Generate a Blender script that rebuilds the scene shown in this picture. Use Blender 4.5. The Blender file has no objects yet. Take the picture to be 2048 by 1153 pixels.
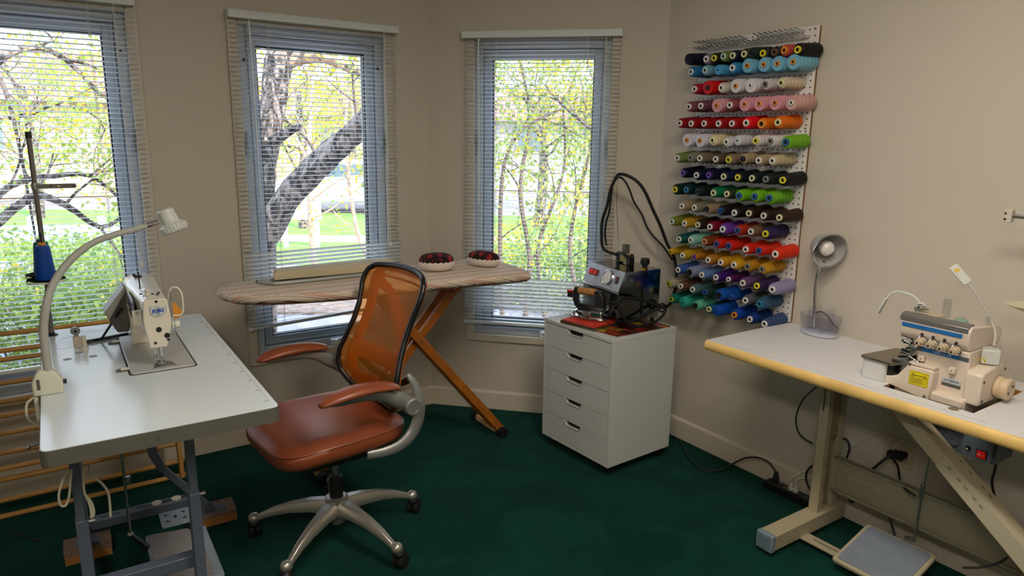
import bpy, math, random
from math import sin, cos, radians, pi, atan2, sqrt, hypot
from mathutils import Vector, Matrix
random.seed(7)
sc = bpy.context.scene
COL = sc.collection

# ------------------------------------------------------------------ camera
F, PITCH, ROLL, EYE = 1394.5, radians(12.204), radians(.7465), 1.55
_cp, _sp, _cr, _sr = cos(PITCH), sin(PITCH), cos(ROLL), sin(ROLL)
_b = [Vector((1, 0, 0)), Vector((0, -_sp, -_cp)), Vector((0, _cp, -_sp))]
AX = [_b[0]*_cr - _b[1]*_sr, _b[0]*_sr + _b[1]*_cr, _b[2]]      # right, down, forward in the room
cam_d = bpy.data.cameras.new('camera')
cam_d.sensor_width = 36; cam_d.lens = F/2048*36; cam_d.clip_start = .05; cam_d.clip_end = 400
cam = bpy.data.objects.new('camera', cam_d); COL.objects.link(cam)
m = Matrix.Identity(4)
for i, ax in enumerate((AX[0], -AX[1], -AX[2])):
    for j in range(3): m[j][i] = ax[j]
m[2][3] = EYE
cam.matrix_world = m
sc.camera = cam

# ------------------------------------------------------------------ sky, sun, exposure
world = bpy.data.worlds.new('sky'); sc.world = world; world.use_nodes = True
nt = world.node_tree; nt.nodes.clear()
wo = nt.nodes.new('ShaderNodeOutputWorld'); bg = nt.nodes.new('ShaderNodeBackground')
tc = nt.nodes.new('ShaderNodeTexCoord'); sx = nt.nodes.new('ShaderNodeSeparateXYZ')
cr_ = nt.nodes.new('ShaderNodeValToRGB')
cr_.color_ramp.elements[0].position = .0; cr_.color_ramp.elements[0].color = (.80, .85, .93, 1)
cr_.color_ramp.elements[1].position = .6; cr_.color_ramp.elements[1].color = (.48, .63, .90, 1)
nt.links.new(tc.outputs['Generated'], sx.inputs[0]); nt.links.new(sx.outputs['Z'], cr_.inputs[0])
nt.links.new(cr_.outputs[0], bg.inputs['Color']); nt.links.new(bg.outputs[0], wo.inputs[0])
bg.inputs['Strength'].default_value = 5.0
sun_d = bpy.data.lights.new('sun', 'SUN'); sun_d.energy = 8.5; sun_d.angle = radians(.6); sun_d.color = (1, .90, .76)
sun = bpy.data.objects.new('sun', sun_d); COL.objects.link(sun)
_sd = Vector((-.62, .62, -.62)).normalized()                      # the way the light travels: over the house, into the garden
sun.rotation_euler = _sd.to_track_quat('-Z', 'Y').to_euler(); sun.location = (0, 0, 12)
sc.view_settings.view_transform = 'Standard'; sc.view_settings.look = 'None'
sc.view_settings.exposure = 0.45; sc.view_settings.gamma = 1.0; sc.view_settings.use_curve_mapping = False
CEIL_LIGHT = 20.0
sc.cycles.use_denoising = True
sc.cycles.max_bounces = 8; sc.cycles.transparent_max_bounces = 24
sc.cycles.diffuse_bounces = 4; sc.cycles.glossy_bounces = 3; sc.cycles.transmission_bounces = 4
sc.cycles.sample_clamp_indirect = 6; sc.cycles.caustics_reflective = False; sc.cycles.caustics_refractive = False

# ------------------------------------------------------------------ measuring the place: a pixel of the photograph to a point in the room
def ray(x, y): return (AX[0]*((x-1024)/F) + AX[1]*((y-576.5)/F) + AX[2]).normalized()
CAMP = Vector((0, 0, EYE))
def onz(x, y, z=0.0):
    d = ray(x, y); return CAMP + d*((z-EYE)/d.z)
def onplane(x, y, p, n):
    d = ray(x, y); n = Vector(n); return CAMP + d*((Vector(p)-CAMP).dot(n)/d.dot(n))
def far(x, y, dist):
    d = ray(x, y); return CAMP + d*(dist/hypot(d.x, d.y))
def zat(y, p):
    lo, hi = -2, 5
    for _ in range(50):
        q = (lo+hi)/2; v = Vector((p[0], p[1], q))-CAMP
        if 576.5+F*v.dot(AX[1])/v.dot(AX[2]) > y: lo = q
        else: hi = q
    return lo

class Frame:
    def __init__(s, o, ang):
        s.o = Vector((o[0], o[1], o[2] if len(o) > 2 else 0)); s.a = ang
        s.u = Vector((cos(ang), sin(ang), 0)); s.v = Vector((-sin(ang), cos(ang), 0))
    def pt(s, a, b, z=0): return s.o + s.u*a + s.v*b + Vector((0, 0, z))
    def loc(s, p): q = Vector(p)-s.o; return Vector((q.dot(s.u), q.dot(s.v), q.z))
    def px(s, x, y, b): return s.loc(onplane(x, y, s.pt(0, b), s.v))        # on the upright plane at depth b
    def pxa(s, x, y, a): return s.loc(onplane(x, y, s.pt(a, 0), s.u))       # on the upright plane at length a
    def pz(s, x, y, z): return s.loc(onz(x, y, z))
AL = radians(56.117)
def az(a): return pi/2-a
c1 = Vector((-.465, 3.905, 0)); bc = Vector((.765, 3.663, 0))
WA = Frame(c1, az(AL)); WB = Frame(c1, az(AL+pi/4)); WC = Frame(bc, az(AL+pi/2))   # x along the wall, y out through it
WORLD = Frame((0, 0), 0)

# ------------------------------------------------------------------ materials
def lin(h):
    h = h.lstrip('#'); v = [int(h[i:i+2], 16)/255 for i in (0, 2, 4)]
    return tuple(c/12.92 if c <= .04045 else ((c+.055)/1.055)**2.4 for c in v) + (1,)
def mat(name, col, rough=.5, metal=0.0, spec=.5, noise=0.0, nscale=20, bump=0.0, bscale=60, alpha=1.0, trans=0.0, emis=0.0, coat=0.0, aniso=None):
    M = bpy.data.materials.new(name); M.use_nodes = True; n = M.node_tree.nodes; l = M.node_tree.links
    b = n['Principled BSDF']; c = lin(col)
    b.inputs['Base Color'].default_value = c; b.inputs['Roughness'].default_value = rough; b.inputs['Metallic'].default_value = metal
    b.inputs['Specular IOR Level'].default_value = spec; b.inputs['Coat Weight'].default_value = coat
    if emis: b.inputs['Emission Color'].default_value = c; b.inputs['Emission Strength'].default_value = emis
    if noise or bump:
        t = n.new('ShaderNodeTexCoord')
    if noise:
        z = n.new('ShaderNodeTexNoise'); z.inputs['Scale'].default_value = nscale; z.inputs['Detail'].default_value = 4
        l.new(t.outputs['Object'], z.inputs['Vector'])
        r = n.new('ShaderNodeValToRGB'); r.color_ramp.elements[0].position = .3; r.color_ramp.elements[1].position = .7
        r.color_ramp.elements[0].color = tuple(x*(1-noise) for x in c[:3])+(1,); r.color_ramp.elements[1].color = tuple(min(1, x*(1+noise)) for x in c[:3])+(1,)
        l.new(z.outputs['Fac'], r.inputs[0]); l.new(r.outputs[0], b.inputs['Base Color'])
    if bump:
        z = n.new('ShaderNodeTexNoise'); z.inputs['Scale'].default_value = bscale; z.inputs['Detail'].default_value = 3
        l.new(t.outputs['Object'], z.inputs['Vector'])
        u = n.new('ShaderNodeBump'); u.inputs['Strength'].default_value = bump; u.inputs['Distance'].default_value = .004
        l.new(z.outputs['Fac'], u.inputs['Height']); l.new(u.outputs[0], b.inputs['Normal'])
    if alpha < 1:
        o = n['Material Output']; tr = n.new('ShaderNodeBsdfTransparent'); mx = n.new('ShaderNodeMixShader'); mx.inputs[0].default_value = alpha
        l.new(tr.outputs[0], mx.inputs[1]); l.new(b.outputs[0], mx.inputs[2]); l.new(mx.outputs[0], o.inputs[0])
    return M
def glassy(name, tint='#ffffff', refl=.02, base=.96, edge=.75):
    """a thin clear pane: light goes straight through, a little is mirrored"""
    M = bpy.data.materials.new(name); M.use_nodes = True; n = M.node_tree.nodes; l = M.node_tree.links; n.remove(n['Principled BSDF'])
    tr = n.new('ShaderNodeBsdfTransparent'); tr.inputs[0].default_value = tuple(c*base for c in lin(tint)[:3])+(1,)
    g = n.new('ShaderNodeBsdfGlossy'); g.inputs['Roughness'].default_value = .02
    lw = n.new('ShaderNodeLayerWeight'); pw = n.new('ShaderNodeMath'); pw.operation = 'POWER'; pw.inputs[1].default_value = 3.5
    ml = n.new('ShaderNodeMath'); ml.operation = 'MULTIPLY_ADD'; ml.inputs[1].default_value = edge; ml.inputs[2].default_value = refl; ml.use_clamp = True
    l.new(lw.outputs['Facing'], pw.inputs[0]); l.new(pw.outputs[0], ml.inputs[0])
    mx = n.new('ShaderNodeMixShader'); l.new(ml.outputs[0], mx.inputs[0]); l.new(tr.outputs[0], mx.inputs[1]); l.new(g.outputs[0], mx.inputs[2])
    l.new(mx.outputs[0], n['Material Output'].inputs[0]); return M

# ------------------------------------------------------------------ meshes
class MB:
    def __init__(s): s.v = []; s.f = []
    def add(s, vs, fs):
        k = len(s.v); s.v += [Vector(p) for p in vs]; s.f += [tuple(i+k for i in f) for f in fs]; return s
    def box(s, a, b):
        x0, y0, z0 = a; x1, y1, z1 = b
        x0, x1 = min(x0, x1), max(x0, x1); y0, y1 = min(y0, y1), max(y0, y1); z0, z1 = min(z0, z1), max(z0, z1)
        return s.add([(x0,y0,z0),(x1,y0,z0),(x1,y1,z0),(x0,y1,z0),(x0,y0,z1),(x1,y0,z1),(x1,y1,z1),(x0,y1,z1)],
                     [(0,3,2,1),(4,5,6,7),(0,1,5,4),(1,2,6,5),(2,3,7,6),(3,0,4,7)])
    def obox(s, c, size, rz=0.0, rx=0.0, ry=0.0):
        R = Matrix.Rotation(rz, 3, 'Z') @ Matrix.Rotation(ry, 3, 'Y') @ Matrix.Rotation(rx, 3, 'X'); t = MB(); h = Vector(size)/2
        t.box(-h, h); return s.add([R @ p + Vector(c) for p in t.v], t.f)
    def bar(s, p, q, w, h, up=(0, 0, 1)):
        """a straight rectangular bar from p to q, w across, h along up"""
        p, q = Vector(p), Vector(q); d = (q-p).normalized(); up = Vector(up); sd = d.cross(up)
        if sd.length < 1e-4: sd = d.cross(Vector((0, 1, 0)))
        sd.normalize(); u = sd.cross(d).normalized()
        vs = [c + sd*(w/2*i) + u*(h/2*j) for c in (p, q) for i, j in ((-1,-1),(1,-1),(1,1),(-1,1))]
        return s.add(vs, [(0,1,2,3),(7,6,5,4),(0,4,5,1),(1,5,6,2),(2,6,7,3),(3,7,4,0)])
    def ring(s, rings, cap=True, closed=False):
        n = len(rings[0]); k = len(s.v)
        for r in rings: s.v += [Vector(p) for p in r]
        m_ = len(rings)
        for i in range(m_ if closed else m_-1):
            a = k+i*n; b = k+((i+1) % m_)*n
            for j in range(n): s.f.append((a+j, a+(j+1) % n, b+(j+1) % n, b+j))
        if cap and not closed: s.f.append(tuple(range(k+n-1, k-1, -1))); s.f.append(tuple(range(k+(m_-1)*n, k+m_*n)))
        return s
    def tube(s, pts, r, n=10, closed=False, smooth=0, flat=1.0, up=(0, 0, 1)):
        pts = [Vector(p) for p in pts]
        rs = list(r) if isinstance(r, (list, tuple)) else [r]*len(pts)
        if smooth: pts, rs = catmull(pts, rs, smooth, closed)
        m_ = len(pts); rings = []; side = None
        for i, p in enumerate(pts):
            a = pts[(i-1) % m_] if (closed or i) else p; b = pts[(i+1) % m_] if (closed or i < m_-1) else p
            d = (b-a).normalized()
            if side is None:
                side = d.cross(Vector(up))
                if side.length < 1e-3: side = d.cross(Vector((1, 0, 0)))
            side = (side - d*side.dot(d)).normalized(); u = side.cross(d)
            rings.append([p + side*(rs[i]*cos(t*2*pi/n)) + u*(rs[i]*flat*sin(t*2*pi/n)) for t in range(n)])
        return s.ring(rings, not closed, closed)
    def cyl(s, p, q, r, r2=None, n=20): return s.tube([p, q], [r, r if r2 is None else r2], n)
    def lathe(s, prof, c=(0, 0, 0), ax=(0, 0, 1), n=24, cap=True):
        ax = Vector(ax).normalized(); e = ax.orthogonal().normalized(); g = ax.cross(e); c = Vector(c)
        return s.ring([[c + ax*h + (e*cos(t*2*pi/n)+g*sin(t*2*pi/n))*r for t in range(n)] for r, h in prof], cap)
    def prism(s, poly, h0, h1, T=None):
        """poly in x,y between heights h0 and h1; T maps (x, y, h) elsewhere"""
        n = len(poly); T = T or (lambda x, y, h: (x, y, h))
        ar = sum(poly[i][0]*poly[(i+1) % n][1]-poly[(i+1) % n][0]*poly[i][1] for i in range(n))
        if ar < 0: poly = poly[::-1]
        return s.add([T(x, y, h0) for x, y in poly]+[T(x, y, h1) for x, y in poly],
                     [tuple(range(n-1, -1, -1)), tuple(range(n, 2*n))]+[(i, (i+1) % n, n+(i+1) % n, n+i) for i in range(n)])
    def ball(s, c, r, n=16, sq=(1, 1, 1)):
        m_ = n//2; c = Vector(c)
        rings = [[c+Vector((sq[0]*r*sin(pi*(i+.02)/(m_+.04))*cos(t*2*pi/n), sq[1]*r*sin(pi*(i+.02)/(m_+.04))*sin(t*2*pi/n), -sq[2]*r*cos(pi*(i+.02)/(m_+.04)))) for t in range(n)] for i in range(m_+1)]
        return s.ring(rings)
    def grid(s, P, closed_u=False):
        """P[i][j] points"""
        k = len(s.v); n = len(P[0])
        for r in P: s.v += [Vector(p) for p in r]
        for i in range(len(P)-1):
            for j in range(n-1): a = k+i*n+j; s.f.append((a, a+1, a+n+1, a+n))
        return s
    def map(s, fn): s.v = [Vector(fn(p)) for p in s.v]; return s
def catmull(P, R, k, closed=False):
    n = len(P); o = []; q = []
    for i in range(n if closed else n-1):
        g = lambda j: P[j % n] if closed else P[max(0, min(n-1, j))]
        a, b, c, d = g(i-1), g(i), g(i+1), g(i+2)
        r0, r1 = R[i], R[(i+1) % n]
        for t in range(k):
            t = t/k; o.append(.5*((2*b)+(c-a)*t+(2*a-5*b+4*c-d)*t*t+(3*b-a-3*c+d)*t**3)); q.append(r0+(r1-r0)*t)
    if not closed: o.append(P[-1]); q.append(R[-1])
    return o, q
def rrect(x0, y0, x1, y1, r, n=5):
    o = []
    for cx, cy, a in ((x1-r, y1-r, 0), (x0+r, y1-r, 90), (x0+r, y0+r, 180), (x1-r, y0+r, 270)):
        for i in range(n+1): t = radians(a+90*i/n); o.append((cx+r*cos(t), cy+r*sin(t)))
    return o

# ------------------------------------------------------------------ objects
ORG = {}
def tag(o, label=None, cat=None, group=None, kind=None):
    if label: o['label'] = label
    if cat: o['category'] = cat
    if group: o['group'] = group
    if kind: o['kind'] = kind
    return o
def thing(name, label, cat, fr, at=(0, 0, 0), group=None, kind=None):
    o = bpy.data.objects.new(name, None); COL.objects.link(o); o.empty_display_size = .05
    o.location = fr.pt(*at); o.rotation_euler = (0, 0, fr.a); ORG[o.name] = Vector(at)
    return tag(o, label, cat, group, kind)
def obj(name, mb, m, parent=None, fr=None, at=(0, 0, 0), smooth=True, ang=35, bevel=0, seg=2, sub=0, label=None):
    me = bpy.data.meshes.new(name)
    off = ORG[parent.name] if parent else Vector(at)
    me.from_pydata([p-off for p in mb.v], [], mb.f); me.update()
    if m: me.materials.append(m)
    o = bpy.data.objects.new(name, me); COL.objects.link(o)
    if parent: o.parent = parent; ORG[o.name] = off
    else:
        fr = fr or WORLD; o.location = fr.pt(*at); o.rotation_euler = (0, 0, fr.a); ORG[o.name] = off
    if smooth: me.shade_smooth(); me.set_sharp_from_angle(angle=radians(ang))
    if bevel:
        b = o.modifiers.new('bevel', 'BEVEL'); b.width = bevel; b.segments = seg; b.limit_method = 'ANGLE'; b.angle_limit = radians(40); b.harden_normals = False
    if sub:
        b = o.modifiers.new('sub', 'SUBSURF'); b.levels = sub; b.render_levels = sub
    if label: o['label'] = label
    return o
def text(name, body, size, m, parent, M, ext=.0006, align='CENTER', xs=1.0, bold=0.0):
    """lettering as a flat raised part; M places its own x (reading) / y (up) plane in the frame of its thing"""
    c = bpy.data.curves.new(name, 'FONT'); c.body = body; c.size = size; c.extrude = ext; c.align_x = align; c.align_y = 'CENTER'; c.offset = bold
    t = bpy.data.objects.new(name, c); COL.objects.link(t); bpy.context.view_layer.update()
    me = bpy.data.meshes.new_from_object(t.evaluated_get(bpy.context.evaluated_depsgraph_get())); me.name = name
    bpy.data.objects.remove(t); me.materials.clear(); me.materials.append(m)
    o = bpy.data.objects.new(name, me); COL.objects.link(o); o.parent = parent
    o.matrix_local = Matrix.Translation(-ORG[parent.name]) @ M @ Matrix.Diagonal((xs, 1, 1, 1)); return o
def face_mat(p, xdir, ydir):
    x = Vector(xdir).normalized(); y = Vector(ydir); y = (y-x*y.dot(x)).normalized(); z = x.cross(y)
    M = Matrix.Identity(4)
    for i, a in enumerate((x, y, z)):
        for j in range(3): M[j][i] = a[j]
    M.translation = Vector(p); return M

# ================================================================== THE ROOM
M_wall = mat('wall_paint', '#c6beb0', .7, bump=.15, bscale=140)
M_base = mat('trim_paint', '#cfc6b4', .45)
M_case = mat('casing_paint', '#c6bdab', .5)
M_ceil = mat('ceiling_paint', '#dcd6ca', .9)
M_vinyl = mat('window_vinyl', '#adb5bc', .4)
M_vinyl2 = mat('sash_vinyl', '#a0abb6', .35)
M_gasket = mat('black_gasket', '#101214', .6)
M_glass = glassy('window_glass')
M_slat = mat('blind_slat', '#edf0f0', .4)
M_rail = mat('blind_rail', '#dfe5e4', .35)
M_cord = mat('blind_cord', '#dedccf', .7)
M_wand = M_rail

# green carpet: pile noise and brushed patches
M_carpet = bpy.data.materials.new('green_carpet'); M_carpet.use_nodes = True
n = M_carpet.node_tree.nodes; l = M_carpet.node_tree.links; b = n['Principled BSDF']
b.inputs['Roughness'].default_value = 1; b.inputs['Specular IOR Level'].default_value = .05
b.inputs['Sheen Weight'].default_value = .12; b.inputs['Sheen Tint'].default_value = (.2, .5, .42, 1)
t = n.new('ShaderNodeTexCoord'); z1 = n.new('ShaderNodeTexNoise'); z1.inputs['Scale'].default_value = 3.2; z1.inputs['Detail'].default_value = 5; z1.inputs['Distortion'].default_value = 1.2
z2 = n.new('ShaderNodeTexNoise'); z2.inputs['Scale'].default_value = 260; z2.inputs['Detail'].default_value = 2
r1 = n.new('ShaderNodeValToRGB'); r1.color_ramp.elements[0].position = .38; r1.color_ramp.elements[1].position = .66
r1.color_ramp.elements[0].color = lin('#0b3129'); r1.color_ramp.elements[1].color = lin('#114036')
r2 = n.new('ShaderNodeValToRGB'); r2.color_ramp.elements[0].color = (.55, .55, .55, 1); r2.color_ramp.elements[1].color = (1.35, 1.35, 1.35, 1)
mx = n.new('ShaderNodeMix'); mx.data_type = 'RGBA'; mx.blend_type = 'MULTIPLY'; mx.inputs[0].default_value = 1
l.new(t.outputs['Object'], z1.inputs['Vector']); l.new(t.outputs['Object'], z2.inputs['Vector'])
l.new(z1.outputs['Fac'], r1.inputs[0]); l.new(z2.outputs['Fac'], r2.inputs[0])
l.new(r1.outputs[0], mx.inputs[6]); l.new(r2.outputs[0], mx.inputs[7]); l.new(mx.outputs[2], b.inputs['Base Color'])
bp = n.new('ShaderNodeBump'); bp.inputs['Strength'].default_value = .6; bp.inputs['Distance'].default_value = .006
l.new(z2.outputs['Fac'], bp.inputs['Height']); l.new(bp.outputs[0], b.inputs['Normal'])

CH = 2.52                                       # ceiling height
corner_al = WA.pt(-4.3, 0); corner_bl = corner_al + WC.u*5.1; corner_br = bc + WC.u*(5.1-.87)
P = [corner_al, c1, bc, bc + WC.u*4.23]
# the room is a rectangle with one corner cut off by the middle window's wall
P_back_right = bc + WC.u*4.23; P_back_left = corner_al + WC.u*5.1
poly = [(p.x, p.y) for p in (corner_al, c1, bc, P_back_right, P_back_left)]
cx0 = sum(p[0] for p in poly)/5; cy0 = sum(p[1] for p in poly)/5
big = [(cx0+(x-cx0)*1.03, cy0+(y-cy0)*1.03) for x, y in poly]
tag(obj('floor', MB().prism(big, -.12, 0), M_carpet, smooth=False), kind='structure')
tag(obj('ceiling', MB().prism(big, CH, CH+.12), M_ceil, smooth=False), kind='structure')

HW, Z0, Z1 = .362, .447, 2.047                  # window openings: half width, sill, head
def wall(name, fr, x0, x1, wins, T=.16):
    mb = MB(); x = x0
    for c in wins:
        mb.box((x, 0, 0), (c-HW, T, CH)); mb.box((c-HW, 0, 0), (c+HW, T, Z0)); mb.box((c-HW, 0, Z1), (c+HW, T, CH)); x = c+HW
    mb.box((x, 0, 0), (x1, T, CH))
    return tag(obj(name, mb, M_wall, fr=fr, smooth=False), kind='structure')
LB = (bc-c1).length
wall('wall_left', WA, -4.36, .05, (-1.785, -.618))
wall('wall_back', WB, 0, LB, (.617,))
wall('wall_right', WC, -.05, 4.3, ())
WD = Frame(P_back_right, WC.a-pi/2); WE = Frame(P_back_left, WC.a+pi)
wall('wall_front', WD, -.05, (P_back_left-P_back_right).length+.1, ())
wall('wall_far_left', WE, -.05, (P_back_left-corner_al).length+.1, ())

def baseboard(name, fr, x0, x1, cut0=0, cut1=0):
    T = .014; mb = MB()
    prof = [(0, .001), (-T, .001), (-T, .098), (-T*.75, .105), (-T*.25, .109), (0, .11)]
    r = [[(x + cut*(y), y, z) for y, z in prof] for x, cut in ((x0, cut0), (x1, cut1))]
    return tag(obj(name, mb.ring(r), M_base, fr=fr, smooth=False), kind='structure')
k = math.tan(radians(22.5))
baseboard('baseboard_left', WA, -4.28, 0, 0, k)
baseboard('baseboard_back', WB, 0, LB, -k, k)
baseboard('baseboard_right', WC, 0, 4.2, -k, 0)

def ringbox(mb, x0, x1, z0, z1, w, y0, y1, wb=None, wt=None):
    wb = w if wb is None else wb; wt = w if wt is None else wt
    mb.box((x0, y0, z0), (x0+w, y1, z1)); mb.box((x1-w, y0, z0), (x1, y1, z1))
    mb.box((x0+w, y0, z0), (x1-w, y1, z0+wb)); mb.box((x0+w, y0, z1-wt), (x1-w, y1, z1)); return mb
def window(num, fr, c):
    root = thing('window_%d' % num, None, None, fr, (c, 0, Z0), kind='structure')
    q = MB(); ringbox(q, c-HW-.042, c+HW+.042, Z0-.038, Z1+.04, .046, -.018, .004, .041)
    obj('casing', q, M_case, root, bevel=.004)
    q = MB(); ringbox(q, c-HW, c+HW, Z0, Z1, .045, .012, .13)
    obj('frame', q, M_vinyl, root, bevel=.004)
    q = MB(); ringbox(q, c-HW+.045, c+HW-.045, Z0+.045, Z1-.045, .046, .03, .10)
    ringbox(q, c-HW+.050, c+HW-.050, Z0+.05, Z1-.05, .012, .022, .04)
    obj('sash', q, M_vinyl2, root, bevel=.003)
    q = MB(); ringbox(q, c-HW+.0895, c+HW-.0895, Z0+.0895, Z1-.0895, .0075, .040, .075)
    obj('gasket', q, M_gasket, root, smooth=False)
    q = MB().box((c-HW+.09, .055, Z0+.09), (c+HW-.09, .060, Z1-.09))
    obj('glass', q, M_glass, root, smooth=False)
    q = MB(); q.box((c+.02, -.012, Z0+.002), (c+.17, .014, Z0+.040)); h = obj('crank_base', q, M_rail, root, bevel=.006)
    q = MB().tube([(c+.04, -.016, Z0+.03), (c+.08, -.022, Z0+.045), (c+.15, -.024, Z0+.035), (c+.19, -.026, Z0+.03)], [.007, .006, .006, .009], 8, smooth=4)
    obj('crank_handle', q, M_rail, h)
    for sx_ in (-1, 1):
        x = c+sx_*(HW-.022); q = MB(); q.box((x-.009, .002, 1.45), (x+.009, .014, 1.53)); q.box((x-.005, -.006, 1.49), (x+.005, .004, 1.56)); obj('latch', q, M_vinyl2, root, bevel=.002)
    for sx_ in (-1, 1):
        x = c+sx_*(HW-.03); obj('screen_clip', MB().cyl((x, .006, Z1-.16), (x, .014, Z1-.16), .006, n=10), M_gasket, root)
    return root
window(1, WA, -1.785); window(2, WA, -.618); window(3, WB, .617)

def blind(fr, c, hw, ztop, zbot, label, tilt_at, drop=0.0, wand=-1):
    """mini blind: valance, slats, ladder cords, tilt wand, lift cord, bottom rail"""
    root = thing('window_blind', label, 'blind', fr, (c, 0, ztop), group='mini blinds over the windows')
    prof = [(-.004, ztop+.036), (-.06, ztop+.036), (-.066, ztop+.03), (-.066, ztop+.012), (-.070, ztop+.006), (-.070, ztop), (-.062, ztop-.001), (-.062, ztop+.004), (-.06, ztop+.030), (-.004, ztop+.030)]
    obj('valance', MB().ring([[(x, y, z) for y, z in prof] for x in (c-hw-.004, c+hw+.004)]), M_rail, root, ang=50)
    for x in (c-hw-.0045, c+hw+.0015): obj('end_cap', MB().box((x, -.066, ztop), (x+.003, -.002, ztop+.034)), M_rail, root, bevel=.001)
    obj('head_box', MB().box((c-hw+.006, -.05, ztop), (c+hw-.006, -.022, ztop+.026)), M_rail, root)
    q = MB(); z = ztop-.022; nmax = int((ztop-zbot-.03)/.0208); yc = -.037; rr = random.Random(int(abs(c)*100))
    lowz = z-nmax*.0208
    for i in range(nmax+1):
        zi = z-i*.0208
        a = tilt_at(zi) + rr.uniform(-.03, .03)
        w = .0125; P_ = []
        fdrop = max(0, 1-(zi-lowz)/.45)*drop
        for x in (c-hw, c+hw):
            row = []
            for s_ in (-1, -.5, 0, .5, 1):
                yy = s_*w; zz = .0022*(1-s_*s_); row.append((x, yc+yy*cos(a)-zz*sin(a), zi+(yy*sin(a)+zz*cos(a)) + fdrop*((x-c)/(2*hw)+.5)))
            P_.append(row)
        q.grid(P_)
    obj('slats', q, M_slat, root)
    zb = zbot
    q = MB(); 
    for sgn in (0,):
        q.ring([[(x, yc+yy, zb+zz+drop*((x-c)/(2*hw)+.5)) for yy, zz in ((-.013, 0), (.013, 0), (.013, .009), (.008, .014), (-.008, .014), (-.013, .009))] for x in (c-hw+.004, c+hw-.004)])
    br = obj('bottom_rail', q, M_rail, root, bevel=.001)
    for x in (c-hw-.001, c+hw-.005):
        d_ = drop*((x-c)/(2*hw)+.5); obj('rail_cap', MB().box((x, yc-.0145, zb-.001+d_), (x+.006, yc+.0145, zb+.0155+d_)), M_slat, br, bevel=.001)
    for lx in (c-hw+.17, c+hw-.17):
        q = MB(); d_ = drop*((lx-c)/(2*hw)+.5)
        for yy in (yc-.0135, yc+.0135): q.cyl((lx, yy, ztop), (lx, yy, zb+.01+d_), .0007, n=5)
        q.cyl((lx+.006, yc, ztop), (lx+.006, yc, zb+d_), .0009, n=5)
        obj('ladder_cord', q, M_cord, root)
    wx = c+wand*(hw-.085)
    q = MB().cyl((wx, -.062, ztop-.01), (wx+.004, -.060, ztop-.86), .0030, n=6); q.ball((wx, -.062, ztop-.01), .006, 8)
    obj('tilt_wand', q, M_wand, root)
    lx = c-wand*(hw-.075); q = MB()
    for e_ in (-.003, .003): q.cyl((lx+e_, -.060, ztop), (lx+e_*.3+.01, -.058, 1.0), .0010, n=5)
    q.lathe([(.002, .03), (.006, .02), (.008, 0), (.004, -.004)], (lx+.01, -.058, .97), n=10)
    obj('lift_cord', q, M_cord, root)
    return root
blind(WA, -1.803, .408, 2.066, .560, 'white mini blind over the far left window, beside the drying rack and sewing light', lambda z: -.12 if z > 1.25 else -.12-.25*min(1, (1.25-z)/.4), 0, -1)
blind(WA, -.610, .408, 2.060, .602, 'white mini blind behind the ironing board, its bottom rail hanging crooked', lambda z: -.75 if .84 < z < .99 else -.13, .035, -1)
blind(WB, .616, .408, 2.050, .520, 'white mini blind over the window above the two plaid cushions, next to the pegboard wall', lambda z: -.95 if .60 < z < .80 else -.11, .004, -1)

# ceiling lamps (over and behind the photographer)
M_lampf = mat('lamp_frame', '#e8e8e6', .4); M_diff = mat('lamp_diffuser', '#fff3e2', .6, emis=CEIL_LIGHT)
def ceiling_lamp(p, label):
    fr = WC; q = fr.loc(p)
    root = thing('ceiling_light', label, 'ceiling light', fr, (q.x, q.y, CH), group='ceiling lights')
    a, b_ = q.x, q.y
    mb = MB(); ringbox2 = [(a-.62, b_-.17, a+.62, b_+.17)]
    mb.prism(rrect(a-.62, b_-.17, a+.62, b_+.17, .02), CH-.03, CH-.001); obj('frame', mb, M_lampf, root)
    obj('diffuser', MB().prism(rrect(a-.6, b_-.15, a+.6, b_+.15, .03), CH-.062, CH-.03), M_diff, root)
ceiling_lamp(Vector((.55, 1.25, 0)), 'long white ceiling light between the two sewing tables')
ceiling_lamp(Vector((-.4, -.6, 0)), 'long white ceiling light behind the photographer')

# ================================================================== THE GARDEN
GZ = -.6
M_conc = mat('concrete', '#7c7a84', .9, noise=.08, nscale=3)
M_lawn = mat('lawn', '#628a2c', .95, noise=.35, nscale=3, bump=.8, bscale=30)
M_soil = mat('mulch', '#6b5a4c', 1, noise=.6, nscale=14, bump=1, bscale=20)
M_path = mat('brick_path', '#c79a86', .9, noise=.15, nscale=6)
M_road = mat('road', '#7f7670', .9, noise=.08, nscale=2)
def ground(name, poly, m, z, label=None, cat=None):
    return tag(obj(name, MB().prism(poly, z-.05, z), m, smooth=False), kind='structure')
ground('ground', [(-90, 2.6), (90, 2.6), (90, 120), (-90, 120)], M_road, GZ-.03)
def band(y0, y1, s0=0.0, s1=0.0): return [(-40, y0-40*s0), (40, y0+40*s0), (40, y1+40*s1), (-40, y1-40*s1)]
ground('pavement', band(4.2, 11.6, .0, .0), M_conc, GZ-.005)
ground('mulch_bed', [(-9, 8.1), (-.9, 8.3), (.0, 8.9), (1.5, 9.6), (1.2, 10.4), (-.8, 9.2), (-9, 9.5)], M_soil, GZ+.03)
ground('lawn', band(11.6, 19.5), M_lawn, GZ+.01)
ground('brick_path', band(14.3, 15.2, .05, .05), M_path, GZ+.02)

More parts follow.
